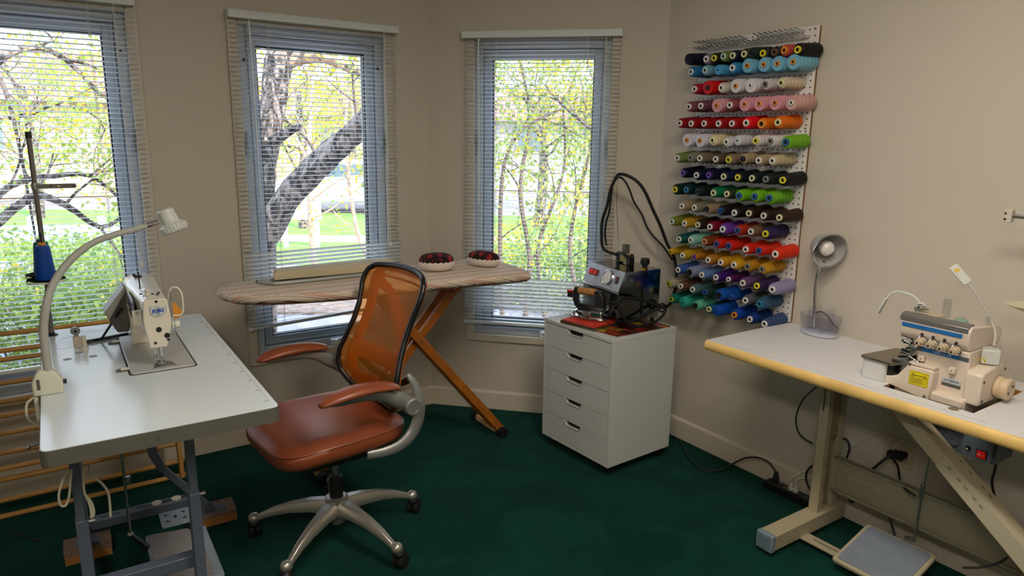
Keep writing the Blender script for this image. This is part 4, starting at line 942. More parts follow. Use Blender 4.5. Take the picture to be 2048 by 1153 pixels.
topc = [back_pt(s_, len(prof)-1)+Vector((-.004, 0, .012*(1-s_*s_))) for s_ in (-.7, -.35, 0, .35, .7)]
botc = [back_pt(s_, 0)+Vector((0, 0, -.012*(1-s_*s_))) for s_ in (.7, .35, 0, -.35, -.7)]
loop = left+topc+right[::-1]+botc
obj('backrest_rim', MB().tube(loop, .0115, 10, closed=True, smooth=2), M_fr, ch, ang=80)
# the orange web behind the mesh
M_web = mat('orange_web', '#c0660e', .5)
def web(name, pts, w=.032):
    q = MB(); P_ = [back_pt(s_, t_)+Vector((-.022, 0, 0)) for s_, t_ in pts]
    q.tube(P_, [w/2]*len(P_), 8, smooth=4, flat=.3, up=(1, 0, 0)); return obj(name, q, M_web, ch, ang=60)
def in_web(s_, t_):
    if t_ < 2.2 or t_ > 10.9 or abs(s_) > .70: return True
    if 3.5 < t_ < 4.6 or 9.9 < t_ < 10.35 and s_ > -.75: return True
    c_ = 9.6-(s_+.75)*3.1; return abs(t_-c_) < .62
def web_surface():
    q = MB(); NI, NJ = 72, 40; ok = {}
    P_ = [[back_pt(-.91+1.82*j/NJ, .05+(len(prof)-1.1)*i/NI)+Vector((-.016, 0, 0)) for j in range(NJ+1)] for i in range(NI+1)]
    q.v = [p for r in P_ for p in r]; n_ = NJ+1
    for i in range(NI):
        for j in range(NJ):
            if in_web(-.91+1.82*(j+.5)/NJ, .05+(len(prof)-1.1)*(i+.5)/NI): q.f.append((i*n_+j, i*n_+j+1, i*n_+n_+j+1, i*n_+n_+j))
    return q
wb = obj('support_web', web_surface(), M_web, ch, ang=80); sm_ = wb.modifiers.new('thick', 'SOLIDIFY'); sm_.thickness = .006
# spine and silver side arcs with arms
for s_ in (-1, 1):
    y = .252*s_
    arc = [(-.02, y*.92, .438), (-.08, y*.96, .436), (-.14, y, .448), (-.190, y, .480), (-.218, y, .530), (-.226, y, .585), (-.222, y*.97, .635), (-.210, y*.93, .675), (-.198, y*.88, .700)]
    obj('side_arc', MB().tube(arc, [.016, .019, .022, .025, .025, .023, .018, .013, .009], 10, smooth=4, flat=.55, up=(0, 1, 0)), M_armsilver, ch, ang=60)
    y2 = .285*s_
    pv = Vector((-.172, y2-.005*s_, .606))
    arm_ = obj('armrest_support', MB().tube([pv, (-.12, y2, .640), (-.07, y2, .668), (.0, y2+.004*s_, .682), (.10, y2+.004*s_, .684), (.155, y2, .690)], [.027, .029, .022, .016, .014, .010], 10, smooth=4, flat=.55, up=(0, 1, 0)), M_armsilver, ch, ang=60)
    obj('pivot_cap', MB().lathe([(.004, -.022), (.030, -.020), (.032, -.012), (.032, .014), (.028, .019), (.022, .019), (.020, .016), (.004, .017)], pv+Vector((0, .008*s_, 0)), (0, s_, 0), 28), M_armsilver, arm_)
    pad = []
    for x, w, h, z in ((-.118, .018, .010, .700), (-.108, .032, .016, .704), (-.05, .040, .022, .716), (.03, .043, .024, .720), (.11, .041, .023, .713), (.160, .032, .018, .702), (.176, .016, .009, .697)):
        pad.append([Vector((x, y2+.004*s_+w*cos(k_*2*pi/16), z-.010+h*.95*sin(k_*2*pi/16)*(1 if sin(k_*2*pi/16) > 0 else .7))) for k_ in range(16)])
    obj('armrest_pad', MB().ring(pad), M_leath, ch, ang=70, sub=1)
obj('back_bracket', MB().tube([(-.10, 0, .415), (-.19, 0, .435), (-.222, 0, .51), (-.212, 0, .62)], [.025, .028, .024, .02], 10, smooth=4, flat=.6, up=(0, 1, 0)), M_black, ch)
obj('back_crossbar', MB().tube([(-.205, -.225, .685), (-.222, -.1, .63), (-.222, .1, .63), (-.205, .225, .685)], .014, 10, smooth=4), M_black, ch)

# ================================================================== the drawer cabinet
CB = Frame((.453, 2.98), atan2(-.803, .596)); CT = .672
cb_ = thing('drawer_cabinet', 'white five drawer cabinet on casters under the steam iron boiler', 'cabinet', CB, (-.24, .21, 0))
M_cabw = mat('white_melamine', '#c9cdca', .35)
M_cabin = mat('drawer_dark', '#3a3f42', .7)
CW, CD = .483, .42
q = MB(); q.box((-CW, .0, .055), (-CW+.014, CD, CT-.016)); obj('side_panel', q, M_cabw, cb_, bevel=.0012)
q = MB(); q.box((-.014, .0, .055), (0, CD, CT-.016)); obj('side_panel', q, M_cabw, cb_, bevel=.0012)
obj('top_panel', MB().box((-CW-.001, -.002, CT-.016), (.001, CD+.001, CT)), M_cabw, cb_, bevel=.0015)
obj('bottom_panel', MB().box((-CW+.014, .0, .055), (-.014, CD, .070)), M_cabw, cb_, bevel=.001)
obj('back_panel', MB().box((-CW+.014, CD-.012, .07), (-.014, CD, CT-.016)), M_cabw, cb_)
zt = CT-.018; dh = (zt-.072)/5
xL, xR = -CW+.016, -.016; cxm = (xL+xR)/2-.010
for i in range(5):
    z1 = zt-i*dh-.0012; z0 = z1-dh+.0024
    poly = [(xL, z0), (xR, z0), (xR, z1), (cxm+.062, z1), (cxm+.042, z1-.021), (cxm-.042, z1-.021), (cxm-.062, z1), (xL, z1)]
    q = MB()
    left = [(xL, z0), (cxm-.062, z0), (cxm-.062, z1), (xL, z1)]
    for pl in ([(xL, z0), (cxm-.062, z0), (cxm-.062, z1), (xL, z1)], [(cxm-.062, z0), (cxm-.042, z0), (cxm-.042, z1-.021), (cxm-.062, z1)], [(cxm-.042, z0), (cxm+.042, z0), (cxm+.042, z1-.021), (cxm-.042, z1-.021)], [(cxm+.042, z0), (cxm+.062, z0), (cxm+.062, z1), (cxm+.042, z1-.021)], [(cxm+.062, z0), (xR, z0), (xR, z1), (cxm+.062, z1)]):
        q.prism(pl, .001, .016, lambda x, y, h: (x, h, y))
    d_ = obj('drawer', q, M_cabw, cb_, smooth=False)
    obj('drawer_box', MB().box((xL+.01, .018, z0+.01), (xR-.01, CD-.03, z1-.016)), M_cabin, d_, smooth=False)
    q = MB().tube([(cxm-.062, -.0005, z1), (cxm-.042, -.0005, z1-.021), (cxm+.042, -.0005, z1-.021), (cxm+.062, -.0005, z1)], .0028, 6); obj('grip_edge', q, M_cabw, d_)
for x in (-CW+.04, -.04):
    for y in (.045, CD-.045):
        k_ = obj('caster', MB().box((x-.012, y-.012, .040), (x+.012, y+.012, .056)), M_black, cb_, bevel=.003)
        obj('wheel', MB().cyl((x-.014, y+.008, .0235), (x+.014, y+.008, .0235), .0235, n=20), M_rubber, k_)

# magazine mat
mg = obj('magazine', MB().prism([(-.21, .035), (-.030, .055), (-.014, .395), (-.26, .40)], CT+.0005, CT+.004), None, fr=CB, at=(-.12, .2, CT))
tag(mg, 'colourful orange and brown picture magazine lying under the boiler on the cabinet', 'magazine')
M = bpy.data.materials.new('printed_cover'); M.use_nodes = True; n = M.node_tree.nodes; l = M.node_tree.links; b = n['Principled BSDF']; b.inputs['Roughness'].default_value = .3
t = n.new('ShaderNodeTexCoord'); v_ = n.new('ShaderNodeTexVoronoi'); v_.inputs['Scale'].default_value = 26; mp = n.new('ShaderNodeMapping'); mp.inputs['Rotation'].default_value = (0, 0, .5); mp.inputs['Scale'].default_value = (.5, 1.6, 1)
l.new(t.outputs['Object'], mp.inputs[0]); l.new(mp.outputs[0], v_.inputs['Vector']); rp = n.new('ShaderNodeValToRGB'); rp.color_ramp.interpolation = 'CONSTANT'; l.new(v_.outputs['Color'], rp.inputs[0]); e = rp.color_ramp.elements
e[0].color = lin('#2a130c'); e[1].position = .3; e[1].color = lin('#7a2416')
for ps, c_ in ((.45, '#4a1c10'), (.6, '#a8521e'), (.7, '#c2a02a'), (.78, '#5a6a1e'), (.85, '#8a2a1a')): x_ = e.new(ps); x_.color = lin(c_)
l.new(rp.outputs[0], b.inputs['Base Color']); mg.data.materials.append(M)

# boiler, turned a little on the cabinet
BT = CT+.026; _o = onz(1233.7, 644.2, BT); BF = Frame((_o.x, _o.y), CB.a-radians(11)); ub = 0.0
bl = thing('steam_boiler', 'stainless steam iron boiler with slanted control panel on top of the white cabinet', 'boiler', BF, (-.10, .12, CT))
M_ss = mat('polished_steel', '#a7a9a8', .10, metal=1); M_ss2 = mat('brushed_panel', '#c2c6cc', .28, metal=.9, noise=.2, nscale=30)
A1 = BF.pxa(1251, 546, ub); A2 = BF.pxa(1236.5, 585, ub); A3 = BF.pxa(1316, 539, ub); A4 = BF.pxa(1316, 633, ub)
vb = A4.y; zT = A1.z; zTb = zT+.004
w0 = BF.px(1180, 530, A1.y).x
vf = .0
for fx_ in (w0+.02, ub-.02):
    for fy_ in (vf+.02, vb-.02): obj('foot', MB().cyl((fx_, fy_, CT), (fx_, fy_, BT), .010, n=12), M_rubber, bl)
q = MB().prism([(vf, BT), (vb, BT), (vb, zTb), (A1.y, zT), (A2.y, A2.z), (A2.y+.004, A2.z-.008), (min(A2.y+.03, vf), A2.z-.010), (vf, A2.z-.04)], w0, ub, lambda x, y, h: (h, x, y))
bod = obj('body', q, M_ss, bl, bevel=.0015)
sl = Vector((0, A2.y-A1.y, A2.z-A1.z)); nrm = Vector((0, sl.z, -sl.y)).normalized()
if nrm.y > 0: nrm = -nrm
def pan(fx, fz, o=0.0): return Vector((w0+(ub-w0)*fx, A1.y, A1.z)) + sl*fz + nrm*o
def patch(name, fx0, fx1, fz0, fz1, o0, o1, m_, par, bev=.0006):
    c_ = [pan(fx0, fz0, o0), pan(fx1, fz0, o0), pan(fx1, fz1, o0), pan(fx0, fz1, o0), pan(fx0, fz0, o1), pan(fx1, fz0, o1), pan(fx1, fz1, o1), pan(fx0, fz1, o1)]
    return obj(name, MB().add(c_, [(0,3,2,1),(4,5,6,7),(0,1,5,4),(1,2,6,5),(2,3,7,6),(3,0,4,7)]), m_, par, bevel=bev)
panel = patch('control_panel', -.005, 1.005, -.01, 1.03, .0, .003, M_ss2, bl)
M_red = mat('red_rocker', '#c8140f', .3, emis=.12)
for f0, f1_ in ((.10, .20), (.225, .325)):
    s_ = patch('rocker_frame', f0-.012, f1_+.012, .27, .60, .003, .006, M_black, panel); patch('rocker_switch', f0, f1_, .31, .56, .006, .010, M_red, s_)
s_ = patch('rocker_frame', .845, .915, .30, .66, .003, .006, M_black, panel); patch('rocker_switch', .86, .90, .36, .60, .006, .009, mat('dark_red_rocker', '#7a1512', .3), s_)
pc = pan(.63, .47, .003); k_ = (ub-w0)*.125
g_ = obj('pressure_gauge', MB().lathe([(.001, 0), (k_, 0), (k_, .006), (k_*.88, .008), (k_*.84, .005), (.001, .005)], pc, nrm, 28), M_chrome, panel)
obj('gauge_face', MB().lathe([(.001, .0052), (k_*.83, .0052), (k_*.83, .0056), (.001, .0056)], pc, nrm, 28), mat('gauge_white', '#e8e8e4', .5), g_)
q = MB(); yy = sl.normalized()
for a in range(-130, 131, 26):
    d_ = Vector((1, 0, 0))*sin(radians(a))-yy*cos(radians(a)); q.bar(pc+nrm*.0059+d_*k_*.6, pc+nrm*.0059+d_*k_*.78, .0008, .0003, nrm)
q.bar(pc+nrm*.006, pc+nrm*.006+(Vector((.6, 0, 0))+yy*.5).normalized()*k_*.55, .001, .0004, nrm); obj('gauge_marks', q, M_black, g_, smooth=False)
obj('under_tray', MB().box((w0+.05, A2.y+.006, A2.z-.026), (ub-.004, vf+.0, A2.z-.010)), M_black, bl, bevel=.002)
# fittings on top
hy = (A1.y+vb)/2+.03
kn = obj('filler_cap', MB().lathe([(.013, .012), (.013, .022), (.019, .026), (.021, .05), (.0195, .056), (.001, .058)], (-.032, hy, zT), n=20), M_black, bl)
q = MB()
for i in range(14): t_ = i*2*pi/14; q.bar((-.032+.0205*cos(t_), hy+.0205*sin(t_), zT+.028), (-.032+.0205*cos(t_), hy+.0205*sin(t_), zT+.05), .003, .003, (cos(t_), sin(t_), 0))
obj('cap_ribs', q, M_black, kn); obj('brass_collar', MB().lathe([(.015, 0), (.015, .008), (.012, .012)], (-.032, hy, zT), n=18), mat('brass', '#b08a3a', .25, metal=1), bl)
sv = (w0+.095, hy, zT)
obj('solenoid', MB().box((sv[0]+.012, sv[1]-.014, zT+.055), (sv[0]+.040, sv[1]+.014, zT+.100)), M_dgrey, bl, bevel=.002)
obj('valve_block', MB().box((sv[0]-.012, sv[1]-.012, zT+.010), (sv[0]+.062, sv[1]+.012, zT+.050)), mat('valve_brass', '#a08a4a', .3, metal=.9), bl, bevel=.002)
obj('valve_clamp', MB().box((sv[0]-.040, sv[1]-.018, zT), (sv[0]-.010, sv[1]+.016, zT+.052)), M_black, bl, bevel=.008)
obj('valve_clamp', MB().box((sv[0]+.058, sv[1]-.022, zT), (sv[0]+.082, sv[1]+.018, zT+.044)), M_black, bl, bevel=.008)
obj('valve_bridge', MB().tube([(sv[0]-.03, sv[1]-.02, zT+.045), (sv[0], sv[1]-.022, zT+.055), (sv[0]+.04, sv[1]-.022, zT+.052), (sv[0]+.07, sv[1]-.02, zT+.04)], .008, 8, smooth=4), M_black, bl)
obj('round_knob', MB().lathe([(.004, 0), (.004, .012), (.012, .014), (.012, .019), (.001, .020)], (sv[0]+.088, sv[1], zT+.05), (.6, -.8, .1), 16), M_black, bl)
obj('sight_tube', MB().cyl((ub+.004, vb-.10, zT-.085), (ub+.004, vb-.10, BT+.02), .004, n=8), M_black, bl)
for y, z in ((vf+.02, BT+.08), (vb-.02, BT+.02)): obj('side_screw', MB().cyl((ub, y, z), (ub+.003, y, z), .003, n=8), M_satin, bl)
# hoses
def S(x, y, a=.035): return BF.pt(*BF.pxa(x, y, a))
def hose(label, pts, r=.0042, name='hose', m_=M_rubber, k=6):
    P_ = [q_ if isinstance(q_, Vector) else WC.px(q_[0], q_[1], q_[2]) for q_ in pts]
    P_ = [WORLD.loc(p if isinstance(q_, Vector) else WC.pt(*p)) for p, q_ in zip(P_, pts)]
    o = obj(name, MB().tube(P_, r, 8, smooth=k), m_, at=tuple(P_[0])); return tag(o, label, 'hose' if name == 'hose' else 'cable')
top = (1238, 349, -.30)
hose('black steam hose rising in a tall loop from the boiler and falling by the pegboard', [BF.pt(sv[0]-.025, sv[1]-.015, zT+.04), (1207, 498, -.31), (1203, 466, -.31), (1205, 440, -.31), (1214, 412, -.31), (1221, 380, -.31), (1231, 357, -.305), top, (1253, 351, -.285), (1274, 363, -.25), (1290, 384, -.21), (1306, 420, -.165), (1322, 455, -.115), (1334, 487, -.075), (1347, 512, -.05), (1353, 545, -.045), (1351, 575, -.05), (1345, 597, -.09), (1337, 611, -.13), S(1322, 614), S(1300, 606), S(1272, 598, .04), S(1250, 597, .045), S(1236, 603, .05), S(1226, 617, .05), S(1221, 630, .05), BF.pt(.0, -.03, CT+.05)], .0080)
hose('thin black cable looping down from the hose tie beside the thicker hose', [(1213, 492, -.29), (1210, 470, -.29), (1212, 445, -.29), (1218, 425, -.29), (1222, 395, -.29), (1225, 372, -.29), (1231, 360, -.29), (1240, 355, -.275), (1250, 363, -.26), (1259, 380, -.235), (1268, 404, -.21), (1284, 430, -.18), (1294, 455, -.15), (1308, 474, -.12), (1327, 494, -.085), (1345, 520, -.035)], .0052)
hose('black iron hose drooping in a loop over the right side of the cabinet top', [S(1234, 641, .03), S(1250, 645, .03), S(1270, 640, .03), S(1288, 630, .03), S(1305, 622, .035), S(1325, 616, .04), S(1331, 622, .045), S(1323, 634, .05), S(1308, 645, .055), S(1285, 652, .06), S(1265, 652, .06), S(1252, 643, .06), S(1243, 628, .055), S(1236, 612, .05), S(1226, 606, .05), BF.pt(-.01, -.04, CT+.06)], .0070)
rg = obj('hose_ring', MB().tube([WC.loc(S(1324+8*cos(a*pi/4), 616+8*sin(a*pi/4), .04)) for a in range(8)], .0045, 7, closed=True, smooth=3), M_rubber, fr=WC, at=tuple(WC.loc(S(1322, 616, .04)))); tag(rg, 'small black ring gathering the hoses right of the boiler', 'ring')
b0 = BF.pt(sv[0]-.05, sv[1]+.03, zT); t0 = WC.pt(*WC.px(1236, 352, -.30))
rd = thing('hose_holder', 'thin chrome rod with a coiled tip holding up the steam hose above the boiler', 'rod', WORLD, tuple(b0))
obj('rod', MB().tube([b0, b0*.7+t0*.3+Vector((-.012, 0, 0)), b0*.3+t0*.7+Vector((-.012, 0, 0)), t0], .0014, 6, smooth=5), M_chrome, rd)
obj('coil', MB().tube([t0+Vector((.007*cos(a), .003*sin(a)+.001*a, .007*sin(a))) for a in [x*.7 for x in range(26)]]+[t0+Vector((.012, 0, .014))], .0012, 5), M_chrome, rd)

# iron rest tray, silicone mat and iron
dIr = Vector((.152, .086)).normalized(); IRa = CB.a+atan2(dIr.y, dIr.x)
IR = Frame(CB.pt(-.372, .078), IRa)        # x from tip to heel
tyf = Frame(CB.pt(-.365, -.004), CB.a+radians(7))
ty = thing('iron_rest', 'metal edged iron rest with red rubber mat on the left of the white cabinet top', 'iron rest', tyf, (.1, .08, CT))
obj('tray', MB().prism(rrect(0, .004, .215, .205, .003), CT+.0005, CT+.016), mat('tray_steel', '#8d877c', .15, metal=.9), ty, bevel=.001)
M_orange = mat('red_silicone', '#c8321a', .5)
q = MB().prism(rrect(.006, .010, .209, .200, .004), CT+.016, CT+.020); om = obj('rubber_mat', q, M_orange, ty)
q = MB()
for i in range(18):
    for j in range(15):
        x, y = .014+i*.011, .018+j*.012; q.lathe([(.0032, 0), (.0022, .0028)], (x, y, CT+.020), n=6)
obj('mat_studs', q, M_orange, om)
IZ0 = CT+.0235
ir = thing('steam_iron', 'chrome steam iron with black body and cork handle standing on the red mat', 'iron', IR, (.09, 0, IZ0))
def plate(L0, L1, w, k=1.0):
    o = []
    for i in range(9): t_ = i/8; o.append((L0+(L1-L0)*.62*t_, w*math.sin(min(1, t_*1.0)*pi/2)**.75))
    o += [(L1-.01, w*.97), (L1, w*.8)]; return o+[(x, -y) for x, y in o[::-1] if y > .0005]
q = MB().prism(plate(0, .175, .052), IZ0, IZ0+.010); obj('sole_plate', q, M_chrome, ir, bevel=.002)
def secs(zs): 
    return [[Vector((x, y, z)) for x, y in plate(a, b_, w)] for a, b_, w, z in zs]
q = MB().ring(secs([(.012, .165, .044, IZ0+.010), (.016, .163, .042, IZ0+.026), (.026, .158, .034, IZ0+.036), (.04, .15, .026, IZ0+.041)])); obj('chrome_cover', q, M_chrome, ir, ang=40)
q = MB(); q.box((.105, -.048, IZ0+.012), (.165, .048, IZ0+.044)); obj('heat_shield', q, M_chrome, ir, bevel=.008, seg=3)
q = MB().ring(secs([(.030, .160, .030, IZ0+.040), (.022, .165, .026, IZ0+.052), (.03, .16, .020, IZ0+.064)])); obj('skirt', q, M_black, ir, ang=40)
M_iblk = mat('iron_black', '#1a1c24', .4)
q = MB().ring([[(x-.012, -w, z), (x+.012, -w, z), (x+.012, w, z), (x-.012, w, z)] for x, w, z in ((.038, .016, IZ0+.05), (.026, .014, IZ0+.08), (.028, .014, IZ0+.115), (.034, .013, IZ0+.128))]); obj('front_post', q, M_iblk, ir, bevel=.004)
q = MB().ring([[(x-dx, -w, z), (x+dx, -w, z), (x+dx, w, z), (x-dx, w, z)] for x, dx, w, z in ((.138, .026, .024, IZ0+.045), (.140, .022, .022, IZ0+.08), (.136, .020, .020, IZ0+.110), (.126, .016, .016, IZ0+.128))]); obj('rear_post', q, M_iblk, ir, bevel=.006)
q = MB().lathe([(.0135, 0), (.0155, .008), (.0165, .045), (.0155, .082), (.0135, .088)], (.034, 0, IZ0+.121), (1, 0, -.02), 20); obj('cork_handle', q, mat('cork', '#b07a48', .8, noise=.25, nscale=90), ir)
q = MB().cyl((.018, 0, IZ0+.121), (.036, 0, IZ0+.121), .0165, n=18); obj('handle_collar', q, M_black, ir, bevel=.002)
q = MB(); q.box((-.012, -.013, IZ0+.088), (.020, .013, IZ0+.112)); tg = obj('switch_box', q, M_black, ir, bevel=.003); obj('steam_trigger', MB().box((-.016, -.010, IZ0+.110), (.020, .010, IZ0+.120)), mat('trigger_red', '#c0141a', .35), tg, bevel=.003)
q = MB(); q.cyl((.164, 0, IZ0+.02), (.185, .002, IZ0+.02), .010, n=14); obj('heel_knob', q, M_black, ir)
ir.scale = (1.08, 1.08, 1.08)

# ================================================================== pegboard and thread cones
M_peg = mat('pegboard_white', '#e0deda', .45); M_hard = mat('hardboard_edge', '#7a5a38', .7)
BX0, BX1, BZ0, BZ1, BY = .226, .840, .774, 2.006, -.018
pb_ = thing('pegboard', 'tall white pegboard screwed to the right wall, full of thread cones', 'pegboard', WC, ((BX0+BX1)/2, -.009, BZ0))
obj('board', MB().box((BX0+.001, BY+.0045, BZ0+.001), (BX1-.001, -.0005, BZ1-.001)), M_hard, pb_, smooth=False)
obj('white_face', MB().box((BX0, BY, BZ0), (BX1, BY+.0045, BZ1)), M_peg, pb_, smooth=False)
q = MB()
for i in range(24):
    for j in range(48):
        x, z = BX0+.0145+i*.0254, 1.9925-.0252*j
        if z > BZ0+.008: q.add([(x+.0037*cos(k*pi/4), BY-.0003, z+.0037*sin(k*pi/4)) for k in range(8)], [tuple(range(8))])
obj('holes', q, M_black, pb_, smooth=False)
for x, z in ((BX1-.018, BZ1-.012), (BX0+.02, BZ1-.012), (BX1-.018, 1.60), (BX0+.02, 1.60), (BX1-.018, 1.19), (BX0+.02, 1.19)):
    obj('screw', MB().lathe([(.005, 0), (.005, .002), (.001, .003)], (x, BY, z), (0, -1, 0), 12), M_satin, pb_)
# bare hooks
def hook(x, z):
    r_ = obj('peg_hook', MB().tube([(0, 0, 0), (0, -.012, -.003), (0, -.022, -.001), (0, -.060, .004), (0, -.064, .005)], [.0055, .0052, .0036, .0034, .0028], 8), M_chrome, fr=WC, at=(0, 0, 0)); return r_
hp = hook(0, 0); first = True
HN = ['first', 'second', 'third', 'fourth', 'fifth', 'sixth', 'seventh', 'eighth', 'ninth', 'tenth', 'eleventh', 'twelfth', 'thirteenth', 'fourteenth', 'fifteenth', 'sixteenth', 'seventeenth', 'eighteenth', 'nineteenth', 'twentieth', 'twenty-first', 'twenty-second', 'twenty-third']
for row, (z, idx, lab) in enumerate(((1.9925-.0, list(range(0, 11))+list(range(13, 22)), 'bare chrome peg hook, %s from the left in the topmost row of the pegboard'), (1.9673, list(range(0, 23)), 'bare chrome peg hook, %s from the left in the row just above the dark cones'))):
    for ci, i in enumerate(idx):
        o = hp if first else hp.copy()
        if not first: COL.objects.link(o)
        first = False
        o.location = WC.pt(BX0+.0145+i*.0254, BY, z); tag(o, lab % HN[ci], 'hook', ('bare hooks, topmost row', 'bare hooks, second row')[row])

def thread_mat(hexc):
    M = bpy.data.materials.new('thread_'+hexc); M.use_nodes = True; n = M.node_tree.nodes; l = M.node_tree.links; b = n['Principled BSDF']
    b.inputs['Roughness'].default_value = .5; b.inputs['Specular IOR Level'].default_value = .25; c = lin('#'+hexc)
    t = n.new('ShaderNodeTexCoord'); w = n.new('ShaderNodeTexWave'); w.bands_direction = 'Y'; w.inputs['Scale'].default_value = 13; w.inputs['Distortion'].default_value = 1.2; w.inputs['Detail'].default_value = 1; w.inputs['Detail Scale'].default_value = 6
    l.new(t.outputs['Object'], w.inputs['Vector']); r = n.new('ShaderNodeValToRGB')
    r.color_ramp.elements[0].color = tuple(x*.84 for x in c[:3])+(1,); r.color_ramp.elements[1].color = tuple(min(1, x*1.08) for x in c[:3])+(1,)
    l.new(w.outputs['Fac'], r.inputs[0]); l.new(r.outputs[0], b.inputs['Base Color'])
    w2 = n.new('ShaderNodeTexWave'); w2.bands_direction = 'Y'; w2.inputs['Scale'].default_value = 160; l.new(t.outputs['Object'], w2.inputs['Vector'])
    u = n.new('ShaderNodeBump'); u.inputs['Strength'].default_value = .25; u.inputs['Distance'].default_value = .001; l.new(w2.outputs['Fac'], u.inputs['Height']); l.new(u.outputs[0], b.inputs['Normal']); return M
CORES = {'w': ('#dcdad4', 'white'), 'y': ('#d8cf1c', 'yellow'), 'o': ('#d98a1c', 'orange'), 'c': ('#d8d3a2', 'cream'), 'p': ('#6b3fae', 'purple'), 'b': ('#22509c', 'blue'), 't': ('#2a7fa8', 'teal blue'), 'k': ('#16181a', 'black'), 'n': ('#6a4a3c', 'brown'), 'g': ('#7c7a74', 'grey'), 'm': ('#b5cfc4', 'mint'), 's': ('#c9975f', 'peach'), 'l': ('#9fae2a', 'lime')}
CM = {k_: mat('core_'+v_[1].replace(' ', '_'), v_[0], .4) for k_, v_ in CORES.items()}
M_hole = mat('core_hole', '#0b0b0c', .9)
# shapes: radius at the board, radius in front, length, core radius
SH = {'C': (.0285, .0232, .124, .0142), 'F': (.0320, .0300, .124, .0112), 'B': (.0300, .0262, .124, .0150), 'T': (.0235, .0165, .118, .0115), 'H': (.0285, .0245, .124, .0190)}
PROTO = {}
DROOP = .05
def cone_parts(kind, core):
    rb, rf, L, rc = SH[kind]
    r_ = bpy.data.objects.new('thread_cone', None); COL.objects.link(r_); r_.empty_display_size = .02; ORG[r_.name] = Vector((0, 0, 0))
    prof = [(rc*.8, .0), (rb*.93, .0), (rb, .005), (rb*.99, .012), (rf, L-.012), (rf*.93, L-.004), (rf*.75, L-.001), (rc*.7, L)] if kind != 'F' else [(rc*.8, .0), (rb*.95, .0), (rb, .004), (rf, L-.006), (rf*.96, L-.001), (rc*.7, L)]
    th_ = obj('thread', MB().lathe(prof, (0, 0, 0), (0, -1, 0), 28), M_cabw, r_)
    if core != '-':
        ri = rc*.50
        obj('core', MB().lathe([(ri, L-.004), (rc*.95, L-.004), (rc, L+.003), (rc*.9, L+.0065), (ri*1.15, L+.0065), (ri, L+.004)], (0, 0, 0), (0, -1, 0), 24, cap=False), CM['w'], r_)
        obj('core_opening', MB().lathe([(.0005, L+.0012), (ri*1.02, L+.0012), (ri*1.02, L+.0018), (.0005, L+.0018)], (0, 0, 0), (0, -1, 0), 16), M_hole, r_)
    else:
        obj('core_opening', MB().lathe([(.0005, L+.0006), (.0045, L+.0006), (.0045, L+.0010), (.0005, L+.0010)], (0, 0, 0), (0, -1, 0), 16), M_hole, r_)
    return r_
TM = {}
ORD = ['first', 'second', 'third', 'fourth', 'fifth', 'sixth', 'seventh', 'eighth', 'ninth', 'tenth', 'eleventh', 'twelfth', 'thirteenth', 'fourteenth', 'fifteenth', 'sixteenth']
def cone(px, py, hexc, colname, core, kind, row, k_):
    key = (kind, core == '-')
    first = key not in PROTO
    if first: PROTO[key] = cone_parts(kind, core)
    src = PROTO[key]
    if first: r_ = src; ch_ = list(src.children)
    else:
        r_ = src.copy(); COL.objects.link(r_); ch_ = []
        for c_ in src.children: d_ = c_.copy(); COL.objects.link(d_); d_.parent = r_; ch_.append(d_)
    p = WC.px(px, py, BY-SH[kind][2]*.995-.004)
    z = p.z + SH[kind][2]*sin(DROOP)
    r_.location = WC.pt(p.x, BY-.0045, z); r_.rotation_euler = Matrix.Rotation(WC.a, 3, 'Z').to_euler()
    r_.rotation_euler = (Matrix.Rotation(WC.a, 3, 'Z') @ Matrix.Rotation(DROOP, 3, 'X')).to_euler()
    if hexc not in TM: TM[hexc] = thread_mat(hexc)
    for c_ in ch_:
        b_ = c_.name.split('.')[0]
        if b_ in ('thread', 'core'):
            c_.material_slots[0].link = 'OBJECT'; c_.material_slots[0].material = TM[hexc] if b_ == 'thread' else CM[core]
    cw = '' if core == '-' else ' with %s core' % CORES[core][1]
    tag(r_, '%s thread cone%s, %s from left in %s pegboard row' % (colname, cw, ORD[k_], ORD[row]), 'thread cone', 'thread cones on the pegboard, %s row' % ORD[row])
Z1_, Z2_, Z3_ = (1330, 40, .19075), (1330, 230, .19075), (1320, 420, .2082)
